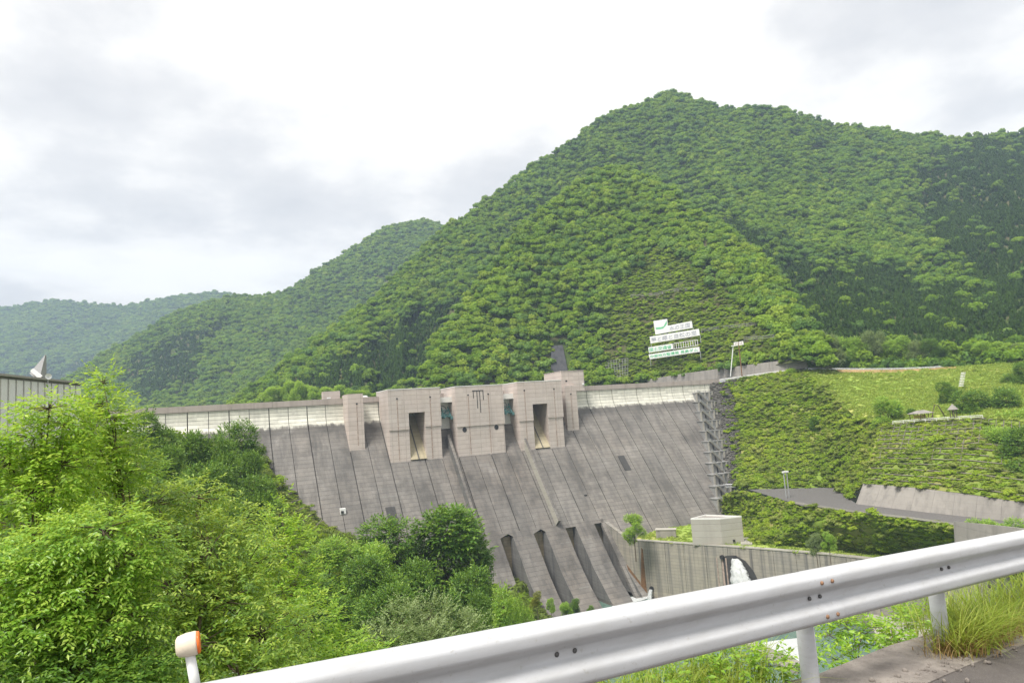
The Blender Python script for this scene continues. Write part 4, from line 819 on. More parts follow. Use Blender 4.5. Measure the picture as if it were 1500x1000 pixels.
o, f = board('hillside_sign', 'short white board with five green characters beside an empty frame', [(949.5, 508.5), (985, 503), (986, 511), (950.5, 516.5)])
row_letters('国土交通省', o, (951.5, 515), (984, 510.2), (951.3, 509.6), green)
o, f = board('hillside_sign', 'lowest white board with green lettering across its full width', [(950, 519), (1024, 507.8), (1025, 515), (952, 526)])
row_letters('中部地方整備局 長島ダム', o, (953, 524.5), (1022.5, 514.2), (952.8, 520), green)
o = thing('sign_frame', 'empty steel sign frame with bare uprights among the boards', 'frame')
for k in range(11):
    f = k / 10; a, b = bpt(987.5 + 35 * f, 511 - 5.4 * f), bpt(987 + 34.5 * f, 503 - 5.5 * f); MB().tube([a, b], 0.2, 5).build('upright', M['cap'], o)
for p_, q_ in (((987.5, 511), (1022.5, 505.6)), ((987, 503), (1021.5, 497.5))): MB().tube([bpt(*p_), bpt(*q_)], 0.18, 5).build('rail', M['cap'], o)
# small sign board and lamp post at the roadside
sp_ = thing('road_sign', 'small pale sign board on a rusty post above the crest road', 'sign'); a = at(1082, 503, 372)
rust = M['rust']; MB().tube([a + [0, 0, 1], a - [0, 0, 18]], 0.3, 6).build('post', rust, sp_); MB().obox(a, EX * 3.0, NB * 0.15, (0, 0, 1.0)).build('panel', M['cap'], sp_)
for k in range(5): MB().obox(a + EX * (k - 2) * 1.0 + NB * 0.16, EX * 0.12, NB * 0.03, (0, 0, 0.6)).build('mark', rust, sp_)
lp = thing('lamp_post', 'slender white lamp post at the end of the dam crest', 'lamp'); a = at(1070, 551, 370)
MB().tube([a, at(1074, 507, 370)], 0.25, 6).build('post', M['white'], lp); MB().obox(at(1074, 506.5, 370), (0.9, 0, 0), (0, 0.4, 0), (0, 0, 0.25)).build('lamp_head', M['white'], lp)
# terraced fences and bare gully on the spur
def near_surface(x_, y_, P):                                # surface point of a grid nearest to a picture point
    a_, b_, _ = proj(P.reshape(-1, 3)); k_ = np.argmin((a_ - x_) ** 2 + (b_ - y_) ** 2); return P.reshape(-1, 3)[k_]
for lab, l in (('grey debris fence on the slope right of the lettered boards', [(1028, 491), (1060, 485), (1100, 481), (1135, 477)]), ('grey debris fence high above the lettered boards', [(925, 441), (955, 436), (990, 431), (1015, 428)]), ('grey debris fence below the roadside sign', [(1092, 503), (1120, 500), (1150, 496)])):
    fence('debris_fence', lab, np.array([near_surface(x_, y_, Ps) + [0, 0, 0.8] for x_, y_ in l]), 2.6, 5, 'stair', r=0.16)
rp = [near_surface(x_, y_, Ps) for x_, y_ in ((808, 507), (824, 505), (836, 565), (808, 565))]
rp = [p - F0 * 2.5 for p in rp]; tag(MB().prism(rp, [p + F0 * 4 for p in rp]).build('rock_face', concrete('dark_wet_rock', (0.075, 0.075, 0.08), (0.03, 0.03, 0.032), 0, 0, 0.8, 0.6, stretch=(0.4, 0.4, 0.05))), 'bare grey rock face behind the elevator tower', 'rock')
# ------------------------------------------------------------------ lattice beams on the right slope and the left bank
lat = bpy.data.objects['lattice_slope']; M['latt'] = plain('mossy_lattice_concrete', (0.17, 0.155, 0.12), 0.95, var=0.3, scale=0.5)
nv_, nu_, _ = P3.shape; zc = 0.42
def beam(pts, r, parent, mat='grey', name='lattice_beam'):
    MB().tube([p + np.array([0, 0, zc]) for p in pts], r, 4).build(name, M[mat], parent)
for i in np.linspace(1, nv_ - 3, 13).astype(int): beam(P3[i, 1:int(nu_ * RNG.uniform(0.5, 0.8)):3], 0.2, lat, 'latt')
for j in range(1, int(nu_ * 0.72), 2): beam(P3[1:int(nv_ * RNG.uniform(0.3, 0.8)):3, j], 0.14, lat, 'latt')
hill = bpy.data.objects['left_hillside']
for k in range(9):
    z_ = -19 - 2.6 * k; pts = []
    for X in np.linspace(np.interp(z_, [-44, -19], [36, 14]), np.interp(z_, [-44, -19], [52, 34]), 8):
        ys = np.linspace(200, 290, 120); hz_ = height(np.full(120, X), ys); kk = np.argmin(np.abs(hz_ - z_)); pts.append(np.array([X, ys[kk], hz_[kk] + 0.5]))
    beam(pts, 0.3, hill, 'latt')
# ------------------------------------------------------------------ playground terrace on the meadow
tb = at(1340, 616, 262); pv = thing('pavilion', 'small open pavilion with grey hipped roof at the meadow edge', 'building'); c = at(1350, 612.5, 258); w_, d_, h_ = 4.4, 2.6, 1.9
for sx in (-1, -0.33, 0.33, 1):
    for sy in (-1, 1): MB().tube([c + [sx * w_ * 0.8, sy * d_ * 0.8, -0.5], c + [sx * w_ * 0.8, sy * d_ * 0.8, h_]], 0.14, 6).build('post', M['bark'], pv)
MB().add([c + [-w_, -d_, h_], c + [w_, -d_, h_], c + [w_, d_, h_], c + [-w_, d_, h_], c + [-w_ * 0.45, 0, h_ + 1.2], c + [w_ * 0.45, 0, h_ + 1.2]], [(0, 1, 5, 4), (1, 2, 5), (2, 3, 4, 5), (3, 0, 4), (3, 2, 1, 0)]).build('roof', M['grey'], pv)
MB().obox(c + [0, 0.6, 0.7], (w_ * 0.78, 0, 0), (0, 0.1, 0), (0, 0, 0.6)).build('low_wall', plain('yellow_panel', (0.5, 0.42, 0.12), 0.7), pv)
tw_ = thing('wooden_turret', 'small wooden lookout turret with a pointed grey roof', 'turret'); c = at(1397, 609, 247)
for sx in (-0.7, 0.7):
    for sy in (-0.7, 0.7): MB().tube([c + [sx, sy, -0.6], c + [sx, sy, 2.4]], 0.16, 6).build('post', M['bark'], tw_)
MB().add([c + [-1.3, -1.3, 2.3], c + [1.3, -1.3, 2.3], c + [1.3, 1.3, 2.3], c + [-1.3, 1.3, 2.3], c + [0, 0, 4.4]], [(0, 1, 4), (1, 2, 4), (2, 3, 4), (3, 0, 4), (3, 2, 1, 0)]).build('roof', M['grey'], tw_)
fence('terrace_fence', 'pale fence along the front of the playground terrace', pd([(1308, 621, 262), (1350, 618, 255), (1400, 614.5, 247), (1440, 612.5, 240)]), 1.1, 3, 'cap', r=0.1)
sw_ = thing('swing_frame', 'thin wooden swing frame beside the pavilion', 'swing'); c = at(1371, 611, 256)
for a_, b_ in (((-2.4, 0, 0), (0, 0, 4.6)), ((-1.6, 0.6, 0), (0.2, 0, 4.6)), ((5.0, 0, 0), (2.0, 0, 4.4)), ((6.2, 0.5, 0), (2.2, 0, 4.4)), ((0, 0, 4.6), (2.2, 0, 4.4))): MB().tube([c + a_, c + b_], 0.11, 5).build('pole', M['bark'], sw_)
ps_ = thing('meadow_steps', 'short pale flight of steps climbing the meadow', 'steps')
for k in range(9): c = at(1408 + 0.4 * k, 566 - 2.4 * k, 292 + 1.6 * k); MB().obox(c + [0, 0, 0.3], (0.9, 0, 0), (0, 0.5, 0), (0, 0, 0.2)).build('step', M['cap'], ps_)
# ------------------------------------------------------------------ management building on the left bank
bd = thing('office_building', 'grey panelled flat roofed building on the left bank', 'building'); az = math.radians(19); ed = np.array([math.sin(az), math.cos(az), 0]); en = np.array([-math.cos(az), math.sin(az), 0])
A = at(-40, 547, 104); B = A + ed * 31.0; zt = A[2]
MB().prism([A - [0, 0, 12], B - [0, 0, 12], B + en * 9 - [0, 0, 12], A + en * 9 - [0, 0, 12]], [A, B, B + en * 9, A + en * 9]).build('wall', M['grey'], bd)
n = 15
for k in range(n):
    p = A + ed * (31.0 * (k + 0.5) / n) - en * 0.12; MB().obox(p - [0, 0, 6], ed * 0.82, en * 0.1, (0, 0, 5.6)).build('facade_panel', M['cap'], bd)
MB().prism([A - ed * 0.6 - en * 0.8, B + ed * 0.9 - en * 0.8, B + ed * 0.9 + en * 9.5, A - ed * 0.6 + en * 9.5], [q + np.array([0, 0, 0.35]) for q in (A - ed * 0.6 - en * 0.8, B + ed * 0.9 - en * 0.8, B + ed * 0.9 + en * 9.5, A - ed * 0.6 + en * 9.5)]).build('roof_slab', M['pale'], bd)
C_ = B + ed * 0.2 + en * 0.4 - [0, 0, 2.6]; D_ = C_ + ed * 9
MB().prism([C_ - [0, 0, 9], D_ - [0, 0, 9], D_ + en * 6 - [0, 0, 9], C_ + en * 6 - [0, 0, 9]], [C_, D_, D_ + en * 6, C_ + en * 6]).build('annex_wall', M['grey'], bd)
MB().prism([C_ - en * 0.3, D_ + ed * 0.3 - en * 0.3, D_ + ed * 0.3 + en * 6, C_ + en * 6], [q + np.array([0, 0, 0.25]) for q in (C_ - en * 0.3, D_ + ed * 0.3 - en * 0.3, D_ + ed * 0.3 + en * 6, C_ + en * 6)]).build('annex_roof', M['pale'], bd)
so = thing('solar_array', 'tilted grey solar panel array on the building roof', 'solar panel'); pp = [at(43, 547, 124), at(57, 558, 124), at(67, 556, 127), at(66.5, 519, 127)]
MB().prism(pp, [p + F0 * 0.25 for p in pp]).build('panel', plain('grey_panel', (0.33, 0.33, 0.33), 0.4, 0.3), so)
pp = [at(44, 543, 123.7), at(48, 539.5, 123.8), at(61.5, 550, 123.9), at(57, 555, 123.8)]; MB().prism(pp, [p + F0 * 0.2 for p in pp]).build('white_panel', M['white'], so)
for q in ((50, 552), (65, 556)): MB().tube([at(*q, 126), at(q[0], 561, 126)], 0.12, 5).build('strut', M['steel'], so)
di = thing('dish_antenna', 'small white dish antenna beside the solar array', 'antenna'); c = at(71, 551, 122); a_ = np.linspace(0, 6.283, 20, endpoint=False); nd = unit(-c + np.array([30, 0, 0]))
ux = unit(np.cross(nd, UP)); uy = np.cross(ux, nd); V = [c - nd * 0.3] + [c + (math.cos(q) * ux + math.sin(q) * uy) * 0.42 * r_ * 1.25 - nd * (0.3 - 0.3 * r_ * r_) for r_ in (0.5, 1.0) for q in a_]
MB().add(V, [(0, 1 + k, 1 + (k + 1) % 20) for k in range(20)] + [(1 + k, 21 + k, 21 + (k + 1) % 20, 1 + (k + 1) % 20) for k in range(20)]).build('reflector', M['white'], di, True)
MB().tube([c - nd * 0.3, c - nd * 0.5 - [0, 0, 1.4]], 0.1, 6).build('mount', M['steel'], di)
# white van roof seen over the parapet
va = thing('parked_van', 'white vehicle parked on the crest between pier and tower', 'van'); c = np.array([66.5, 299.0, 10.9])
MB().prism([c + q for q in ((-2.3, -0.9, 0.5), (2.3, -0.9, 0.5), (2.3, 0.9, 0.5), (-2.3, 0.9, 0.5))], [c + q for q in ((-2.2, -0.85, 1.4), (2.1, -0.85, 1.4), (2.1, 0.85, 1.4), (-2.2, 0.85, 1.4))]).build('body', M['white'], va)
MB().prism([c + q for q in ((-2.1, -0.85, 1.4), (1.5, -0.85, 1.4), (1.5, 0.85, 1.4), (-2.1, 0.85, 1.4))], [c + q for q in ((-1.9, -0.7, 2.1), (0.8, -0.7, 2.1), (0.8, 0.7, 2.1), (-1.9, 0.7, 2.1))]).build('cabin', M['white'], va)
for sx in (-1.4, 1.4):
    for sy in (-0.9, 0.9): MB().tube([c + [sx, sy - 0.12, 0.35], c + [sx, sy + 0.12, 0.35]], 0.35, 12).build('wheel', M['dark'], va)
# ------------------------------------------------------------------ the road and guardrail beside the camera
RA = math.atan(0.132); RE = np.array([math.cos(RA), math.sin(RA), -0.0615]); RN = np.array([math.sin(RA), -math.cos(RA), 0.0])   # along the rail; towards the road
RO = np.array([0.03, 2.94, -0.91])                        # top edge of the beam where X is about 0
def rp_(s, out=0.0, h=0.0): return RO + RE * s + RN * out + np.array([0, 0, h])
asph = MB(); S_ = np.linspace(-30, 60, 91)
V = [rp_(s, o, -0.80 - 0.012 * o) for s in S_ for o in (0.14, 1.0, 3.0, 7.0)]; F_ = [(i * 4 + k, i * 4 + k + 1, (i + 1) * 4 + k + 1, (i + 1) * 4 + k) for i in range(90) for k in range(3)]
m, t, out = new_mat('worn_asphalt'); N = NT(t); pos = N.n('ShaderNodeNewGeometry').outputs['Position']
n1 = N.noise(pos, 140, 3, 0.7); n2 = N.noise(pos, 3.5, 5, 0.6); vo = N.n('ShaderNodeTexVoronoi', {'Vector': pos, 'Scale': 110.0}).outputs['Distance']
col = N.mix(N.ramp(n2, [(0.3, g(0)), (0.7, g(1))]), (0.085, 0.074, 0.07), (0.13, 0.115, 0.105)); col = N.mix(N.ramp(n1, [(0.58, g(0)), (0.7, g(1))]), col, (0.26, 0.24, 0.23))
bp = N.n('ShaderNodeBump', {'Height': N.math('ADD', vo, n1), 'Distance': 0.006, 'Strength': 0.9}).outputs[0]
t.links.new(N.n('ShaderNodeBsdfPrincipled', {'Base Color': col, 'Roughness': 0.9, 'Normal': bp}).outputs[0], out.inputs[0]); M['road'] = m
o = asph.add(V, F_).build('road', m); tag(o, 'dark worn asphalt road at the camera', 'road', None, 'structure')
m, t, out = new_mat('gritty_shoulder_concrete'); N = NT(t); pos = N.n('ShaderNodeNewGeometry').outputs['Position']
n1 = N.noise(pos, 60, 4, 0.7); n2 = N.noise(pos, 4, 6, 0.65)
col = N.mix(N.ramp(n2, [(0.35, g(0)), (0.65, g(1))]), (0.16, 0.14, 0.125), (0.3, 0.265, 0.235)); col = N.mix(N.ramp(n1, [(0.6, g(0)), (0.72, g(1))]), col, (0.08, 0.07, 0.06))
t.links.new(N.n('ShaderNodeBsdfPrincipled', {'Base Color': col, 'Roughness': 0.95, 'Normal': N.n('ShaderNodeBump', {'Height': n1, 'Distance': 0.012}).outputs[0]}).outputs[0], out.inputs[0]); M['shoulder'] = m
sh = MB(); V = []
for i, s in enumerate(S_):
    e_ = 0.05 * math.sin(s * 2.1) + 0.04 * math.sin(s * 5.3); V += [rp_(s, 0.22 + 0.5 * e_, -0.797), rp_(s, -0.34 + e_, -0.79), rp_(s, -0.36 + e_, -1.35), rp_(s, 0.22, -1.35)]
o = sh.add(V, [(i * 4 + k, i * 4 + (k + 1) % 4, (i + 1) * 4 + (k + 1) % 4, (i + 1) * 4 + k) for i in range(90) for k in range(4)]).build('road_shoulder', m); tag(o, 'gritty concrete shoulder slab under the guardrail posts', 'shoulder', None, 'structure')
# rail
m, t, out = new_mat('white_rail_paint'); N = NT(t); pos = N.n('ShaderNodeNewGeometry').outputs['Position']
n1 = N.noise(N.scaled(pos, (1.2, 1.2, 7)), 2.2, 6, 0.65); n2 = N.noise(pos, 30, 5, 0.7)
col = N.mix(N.math('MULTIPLY', N.ramp(n1, [(0.4, g(0)), (0.7, g(1))]), 0.4), (0.50, 0.51, 0.53), (0.33, 0.325, 0.31)); col = N.mix(N.math('MULTIPLY', N.ramp(n2, [(0.6, g(0)), (0.7, g(1))]), 0.5), col, (0.3, 0.285, 0.25))
t.links.new(N.n('ShaderNodeBsdfPrincipled', {'Base Color': col, 'Roughness': N.ramp(n1, [(0.3, g(0.5)), (0.8, g(0.7))]), 'Specular IOR Level': 0.5}).outputs[0], out.inputs[0]); M['rail'] = m
gr = thing('guardrail', 'white steel two wave guardrail along the near road edge', 'guardrail')
prof = [(0.0, -0.004), (0.004, 0.0), (0.02, -0.008), (0.056, -0.03), (0.066, -0.037), (0.072, -0.045), (0.075, -0.055), (0.076, -0.09), (0.074, -0.1), (0.068, -0.109), (0.03, -0.142), (0.02, -0.149), (0.015, -0.156), (0.013, -0.164), (0.013, -0.188), (0.015, -0.196), (0.02, -0.203), (0.03, -0.21), (0.064, -0.24), (0.071, -0.247), (0.075, -0.256), (0.076, -0.266), (0.076, -0.3), (0.074, -0.31), (0.068, -0.318), (0.025, -0.342), (0.012, -0.349), (0.004, -0.351), (0.0, -0.348)]
def rail_beam(s0, s1, off):
    n = int((s1 - s0) / 0.12) + 2; V = []; k = len(prof)
    for s in np.linspace(s0, s1, n):
        V += [rp_(s, a + off, b) for a, b in prof] + [rp_(s, a + off - 0.004, b) for a, b in prof]
    F = []
    for i in range(n - 1):
        for j in range(k - 1):
            a = i * 2 * k + j; F.append((a, a + 2 * k, a + 2 * k + 1, a + 1)); b = a + k; F.append((b, b + 1, b + 2 * k + 1, b + 2 * k))
        for j in (0, k - 1): a = i * 2 * k + j; F.append((a, a + k, a + 3 * k, a + 2 * k))
    return MB().add(V, F).build('beam', M['rail'], gr, True)
LAP = 3.68
rail_beam(-6.0, LAP + 0.16, 0.006); rail_beam(LAP - 0.16, 16.0, 0.0)
posts = [-4.2, -2.2, -0.2, 1.62, LAP - 0.06, 5.28, 6.95, 8.9, 10.9, 12.9]
for s in posts:
    MB().tube([rp_(s, -0.075, -1.3), rp_(s, -0.075, -0.06)], 0.057, 20).build('post', M['rail'], gr, True)
    MB().obox(rp_(s, -0.012, -0.175), RE * 0.05, RN * 0.014, (0, 0, 0.06)).build('bracket', M['steel'], gr)
dark_bolt = plain('dark_bolt', (0.12, 0.12, 0.12), 0.5, 0.6); rust_bolt = plain('rusted_bolt', (0.26, 0.15, 0.09), 0.85, 0.1, var=0.3, scale=80)
def bolt(s, h, out_, mat):
    c = rp_(s, out_, h); MB().tube([c - RN * 0.004, c + RN * 0.006, c + RN * 0.011], [0.0135, 0.0125, 0.006], 12).build('bolt', mat, gr, True)
for s in posts:
    if abs(s - (LAP - 0.06)) < 0.1: continue
    for ds in (-0.055, 0.055): bolt(s + ds, -0.172, 0.018, dark_bolt)
for ds in (-0.055, 0.055): bolt(LAP - 0.06 + ds, -0.172, 0.024, dark_bolt); bolt(LAP - 0.0 + ds, -0.072, 0.084, rust_bolt); bolt(LAP + 0.02 + ds, -0.284, 0.084, rust_bolt)
# delineator on the rail
dl = thing('delineator', 'round road delineator with cream housing and orange reflector on the guardrail', 'delineator')
hd = at(278, 943, 2.62); bs_ = at(290, 1035, 2.6)
MB().tube([bs_, bs_ + (hd - bs_) * 0.45, hd - [0, 0, 0.04]], [0.021, 0.019, 0.018], 14).build('post', M['white'], dl, True)
ax = unit(np.array([0.97, -0.05, 0.07])); u1 = unit(np.cross(ax, UP)); u2 = np.cross(u1, ax)
def disc(c0, offs, rads, mat, name):
    V = [c0 + ax * o_ + 0.044 * r_ * (math.cos(q) * u1 + math.sin(q) * u2) for o_, r_ in zip(offs, rads) for q in np.linspace(0, 2 * math.pi, 28, endpoint=False)]
    n = 28; F = [(i * n + k, i * n + (k + 1) % n, (i + 1) * n + (k + 1) % n, (i + 1) * n + k) for i in range(len(offs) - 1) for k in range(n)] + [tuple(range(n))[::-1], tuple(range((len(offs) - 1) * n, len(offs) * n))]
    MB().add(V, F).build(name, mat, dl, True)
cream = plain('cream_plastic', (0.66, 0.58, 0.46), 0.45, var=0.1, scale=20); orange = plain('orange_reflector', (0.8, 0.17, 0.03), 0.25, var=0.1, scale=60)
disc(hd, [-0.048, -0.04, -0.01, 0.02, 0.026], [0.62, 0.86, 1.0, 1.0, 0.97], cream, 'housing'); disc(hd, [0.027, 0.034, 0.037], [0.95, 0.92, 0.8], orange, 'reflector')
# ------------------------------------------------------------------ grass and litter by the rail
def blades(n, cen, spread, h, w, lean, rng, seg=4):
    """curved grass blades rising from round cen"""
    b = cen[rng.integers(0, len(cen), n)] + rng.normal(size=(n, 3)) * spread; a = rng.random(n) * 6.283
    dr = np.stack([np.cos(a), np.sin(a), np.zeros(n)], 1); sd = np.stack([-np.sin(a), np.cos(a), np.zeros(n)], 1); H = h * rng.uniform(0.45, 1.15, n); Le = lean * rng.uniform(0.2, 1.3, n) * H
    V = []
    for k in range(seg + 1):
        f = k / seg; c = b + dr * (Le * f ** 1.8)[:, None] + np.outer(H * (f - 0.32 * f ** 3 * np.clip(Le / H, 0, 1.5)), UP); ww = (w * rng.uniform(0.8, 1.2, n) * (1 - f ** 1.5) * 0.5 + 0.0004)[:, None]
        V += [c - sd * ww, c + sd * ww]
    V = np.stack(V, 1); m_ = 2 * (seg + 1); base = np.arange(n)[:, None] * m_
    F = np.concatenate([base + [2 * k, 2 * k + 1, 2 * k + 3, 2 * k + 2] for k in range(seg)], 0)
    tt = np.repeat(np.clip(rng.normal(0.5, 0.22, n), 0, 1), m_); return V.reshape(-1, 3), F, tt
def gnd(s, o): return rp_(s, o, -0.80)
rng = np.random.default_rng(3)
def grass(name, label, cen, n, spread, h, w, lean, mat='grassblade'):
    V, F, T = blades(n, np.array(cen), spread, h, w, lean, rng); o = link(name, big_mesh(name, V, F, {'tint': T}), M[mat]); return tag(o, label, 'grass', None, 'stuff')
def gp(x_, y_): p = at_z(x_, y_, -2.03); s_ = (p - RO) @ unit(RE * [1, 1, 0]); return gnd(s_, float((p - RO) @ RN))
grass('tall_grass', 'tall bright grass tuft around the guardrail posts beside the asphalt', [gp(1392, 950), gp(1405, 955), gp(1420, 950), gp(1440, 940), gp(1455, 930), gp(1475, 915), gp(1500, 900), gp(1400, 935), gp(1425, 925)], 950, [0.08, 0.06, 0.01], 0.42, 0.009, 1.25)
grass('tall_grass', 'thick grass behind the guardrail at the picture edge', [gnd(s, -0.35) for s in np.linspace(5.9, 10, 16)], 1000, [0.2, 0.14, 0.02], 0.42, 0.009, 0.9)
grass('tall_grass', 'long grass below the beam in the bottom middle', [gnd(s, -0.42 - 0.1 * (k % 3)) - [0, 0, 0.12] for k, s in enumerate(np.linspace(2.1, 3.5, 14))], 1300, [0.12, 0.12, 0.03], 0.42, 0.008, 1.0)
straw = leaf_mat('straw_blades', (0.2, 0.12, 0.05), (0.33, 0.22, 0.09), (0.42, 0.34, 0.16), 0.3, patch=0.5); M['straw'] = straw
grass('dry_grass', 'straw coloured dry grass at the foot of the tuft', [gp(1392, 955), gp(1410, 958), gp(1430, 950), gp(1460, 935), gp(1490, 915)], 650, [0.12, 0.06, 0.01], 0.2, 0.006, 1.3, 'straw')
VV, FF = [], []; k = 0
for i in range(260):
    s_, o_ = (rng.uniform(4.1, 8), rng.normal(0.13, 0.09)); r_ = rng.uniform(0.004, 0.02) * (1.6 if rng.random() < 0.1 else 1); v = ICO1[0] * r_ * rng.uniform(0.6, 1.3, 3) + gnd(s_, o_) + [0, 0, r_ * 0.5]; VV.append(v); FF.append(ICO1[1] + k); k += len(v)
ob = link('gravel', big_mesh('gravel', np.concatenate(VV), np.concatenate(FF)), M['shoulder']); tag(ob, 'loose gravel and crumbs along the asphalt edge', 'gravel', None, 'stuff')
# ------------------------------------------------------------------ trees
def twigs_on(lobes, per_area, tl, k, L, W, rng, droop=0.25, up=0.35, layered=False, inner=0.55):
    """leafy twigs through the outer part of a set of ellipsoids (centre, radii): alternate leaves along every twig"""
    VV, FF, TT = [], [], []; off = 0; tips = []
    C = np.array([c for c, r in lobes]); R = np.array([r for c, r in lobes])
    for c, r in zip(C, R):
        n = int(per_area * (r[0] * r[1] + r[0] * r[2] + r[1] * r[2]) * 4.2)
        dr = rand_dirs(n, rng); q = inner + (1 - inner) * rng.random((n, 1)) ** 0.7; ln = 0.75 + 0.5 * vnoise(dr[:, 0] * 2.3 + c[0] * 3, dr[:, 1] * 2.3 + dr[:, 2] * 2 + c[2], 5)[:, None]
        o = c + dr * r * q * ln
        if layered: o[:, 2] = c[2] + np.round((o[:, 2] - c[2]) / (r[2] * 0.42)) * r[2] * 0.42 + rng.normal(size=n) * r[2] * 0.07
        ins = np.zeros(n, bool)
        for c2, r2 in zip(C, R):
            if c2 is c: continue
            ins |= (((o - c2) / (r2 * 0.55)) ** 2).sum(1) < 1
        o, dr, q = o[~ins], dr[~ins], q[~ins]; n = len(o)
        if n == 0: continue
        tips.append(o[::max(1, n // 14)])
        td = unit(dr * [1, 1, 0.5] + [0, 0, up] + rand_dirs(n, rng) * 0.55); ll = tl * rng.uniform(0.6, 1.3, (n, 1)); sd = unit(np.cross(td, UP) + 1e-6); tb_ = rng.normal(0.5, 0.14, n) + (q[:, 0] - 0.8) * 0.5  # inner twigs get a darker tint than outer ones
        for i in range(k):
            f = (i + 0.6) / k; p = o + td * ll * f - np.outer((ll[:, 0] * droop * f * f), UP); sg = 1 if i % 2 else -1
            if i == k - 1: d_ = td - [0, 0, droop]
            else: d_ = td * 0.55 + sd * sg * 0.8 - np.array([0, 0, droop * 1.1]) + rand_dirs(n, rng) * 0.25
            nr = np.array([0, 0, 1.0]) + rand_dirs(n, rng) * 0.45 + dr * 0.25
            v, f_ = leaf_quads(p, d_, nr, L * rng.uniform(0.65, 1.15, n), W * rng.uniform(0.8, 1.15, n)); VV.append(v); FF.append(f_ + off); off += len(v)
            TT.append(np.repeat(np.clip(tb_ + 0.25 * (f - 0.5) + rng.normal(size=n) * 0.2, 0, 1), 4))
    return np.concatenate(VV), np.concatenate(FF), np.concatenate(TT), np.concatenate(tips)
def wood_mesh(base, lobes, tips, r0, rng, n=7):
    mb = MB(); base = np.array(base, float); C = [np.array(c) for c, r in lobes]; top = np.mean(C, 0); top = np.array([top[0], top[1], max(c[2] for c in C) * 0.5 + top[2] * 0.5])
    mid = base * 0.55 + top * 0.45 + rng.normal(size=3) * [0.04, 0.04, 0] * np.linalg.norm(top - base); q = base * 0.8 + mid * 0.2
    mb.tube([base - [0, 0, 0.5], q, mid, mid * 0.45 + top * 0.55, top], [r0 * 1.15, r0, r0 * 0.75, r0 * 0.45, r0 * 0.15], n)
    for c in C:
        f = rng.uniform(0.15, 0.8); s = mid * (1 - f) + top * f; m_ = 0.5 * (s + c) + [0, 0, 0.1 * np.linalg.norm(c - s)]; mb.tube([s, m_, c], [r0 * 0.4, r0 * 0.28, r0 * 0.12], 5)
    for tp in tips:
        j = np.argmin([np.linalg.norm(tp - c) for c in C]); c = C[j]; mb.tube([c, 0.5 * (c + tp) + rng.normal(size=3) * 0.05 * np.linalg.norm(tp - c), tp], [r0 * 0.14, r0 * 0.09, r0 * 0.035], 4)
    return mb
def lob(l):                                                # (px, py, depth, rx px, ry px[, depth radius px]) -> ellipsoid
    out = []
    for q in l: s = q[2] / FPX; out.append((at(q[0], q[1], q[2]), np.array([q[3] * s, (q[5] if len(q) > 5 else q[3]) * s, q[4] * s]))); 
    return out
def near_tree(name, label, lobes, mat, per, tl, k, L, W, r0=0.1, seed=1, base=None, **kw):
    rng = np.random.default_rng(seed); lb = lob(lobes); V, F, T, tips = twigs_on(lb, per, tl, k, L, W, rng, **kw)
    c = np.mean([a for a, b in lb], 0); low = min(a[2] for a, b in lb)
    if base is None: base = np.array([c[0], c[1], float(height(c[0], c[1])[0])])
    base[2] = min(base[2], low - 0.8)
    o = thing(name, label, 'tree', tuple(base)); V = V - base
    link('crown', big_mesh('crown', V, F, {'tint': T}), M[mat], o)
    w = wood_mesh(base, lb, tips, r0, rng); w.v = [tuple(np.array(p) - base) for p in w.v]; w.build('trunk', M['bark'], o, True); return o
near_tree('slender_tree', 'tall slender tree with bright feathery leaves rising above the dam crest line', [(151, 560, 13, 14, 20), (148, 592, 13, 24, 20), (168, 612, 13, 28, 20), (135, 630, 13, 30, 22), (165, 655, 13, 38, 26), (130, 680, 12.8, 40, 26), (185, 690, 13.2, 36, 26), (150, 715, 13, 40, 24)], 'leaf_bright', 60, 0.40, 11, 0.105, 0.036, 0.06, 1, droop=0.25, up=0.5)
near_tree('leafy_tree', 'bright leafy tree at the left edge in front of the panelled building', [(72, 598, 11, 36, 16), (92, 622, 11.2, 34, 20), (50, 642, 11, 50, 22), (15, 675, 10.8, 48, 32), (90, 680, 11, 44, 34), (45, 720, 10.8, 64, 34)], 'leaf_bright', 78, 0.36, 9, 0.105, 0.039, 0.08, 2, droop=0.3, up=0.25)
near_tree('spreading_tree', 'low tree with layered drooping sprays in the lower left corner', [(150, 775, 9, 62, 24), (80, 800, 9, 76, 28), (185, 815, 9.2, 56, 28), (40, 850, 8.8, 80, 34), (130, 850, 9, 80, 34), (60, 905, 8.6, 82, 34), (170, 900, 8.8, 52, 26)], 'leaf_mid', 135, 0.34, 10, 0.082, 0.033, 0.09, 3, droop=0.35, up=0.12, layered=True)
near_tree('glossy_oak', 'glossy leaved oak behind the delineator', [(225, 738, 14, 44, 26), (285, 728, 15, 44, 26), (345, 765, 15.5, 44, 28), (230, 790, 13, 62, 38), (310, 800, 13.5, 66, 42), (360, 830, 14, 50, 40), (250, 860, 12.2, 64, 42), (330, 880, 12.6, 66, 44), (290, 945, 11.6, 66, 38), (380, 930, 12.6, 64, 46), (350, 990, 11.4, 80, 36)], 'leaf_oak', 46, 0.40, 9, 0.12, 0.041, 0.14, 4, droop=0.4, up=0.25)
near_tree('shaded_bush', 'dark shaded bush in the bottom left corner under the layered tree', [(30, 960, 12, 70, 40), (120, 955, 12, 60, 36), (200, 950, 12.5, 60, 44), (70, 1010, 11.5, 80, 36), (180, 1010, 11.5, 70, 36)], 'leaf_dark', 34, 0.4, 8, 0.12, 0.045, 0.06, 14, droop=0.3, up=0.2)  # dark leaf colour stands in for the shade under the layered tree
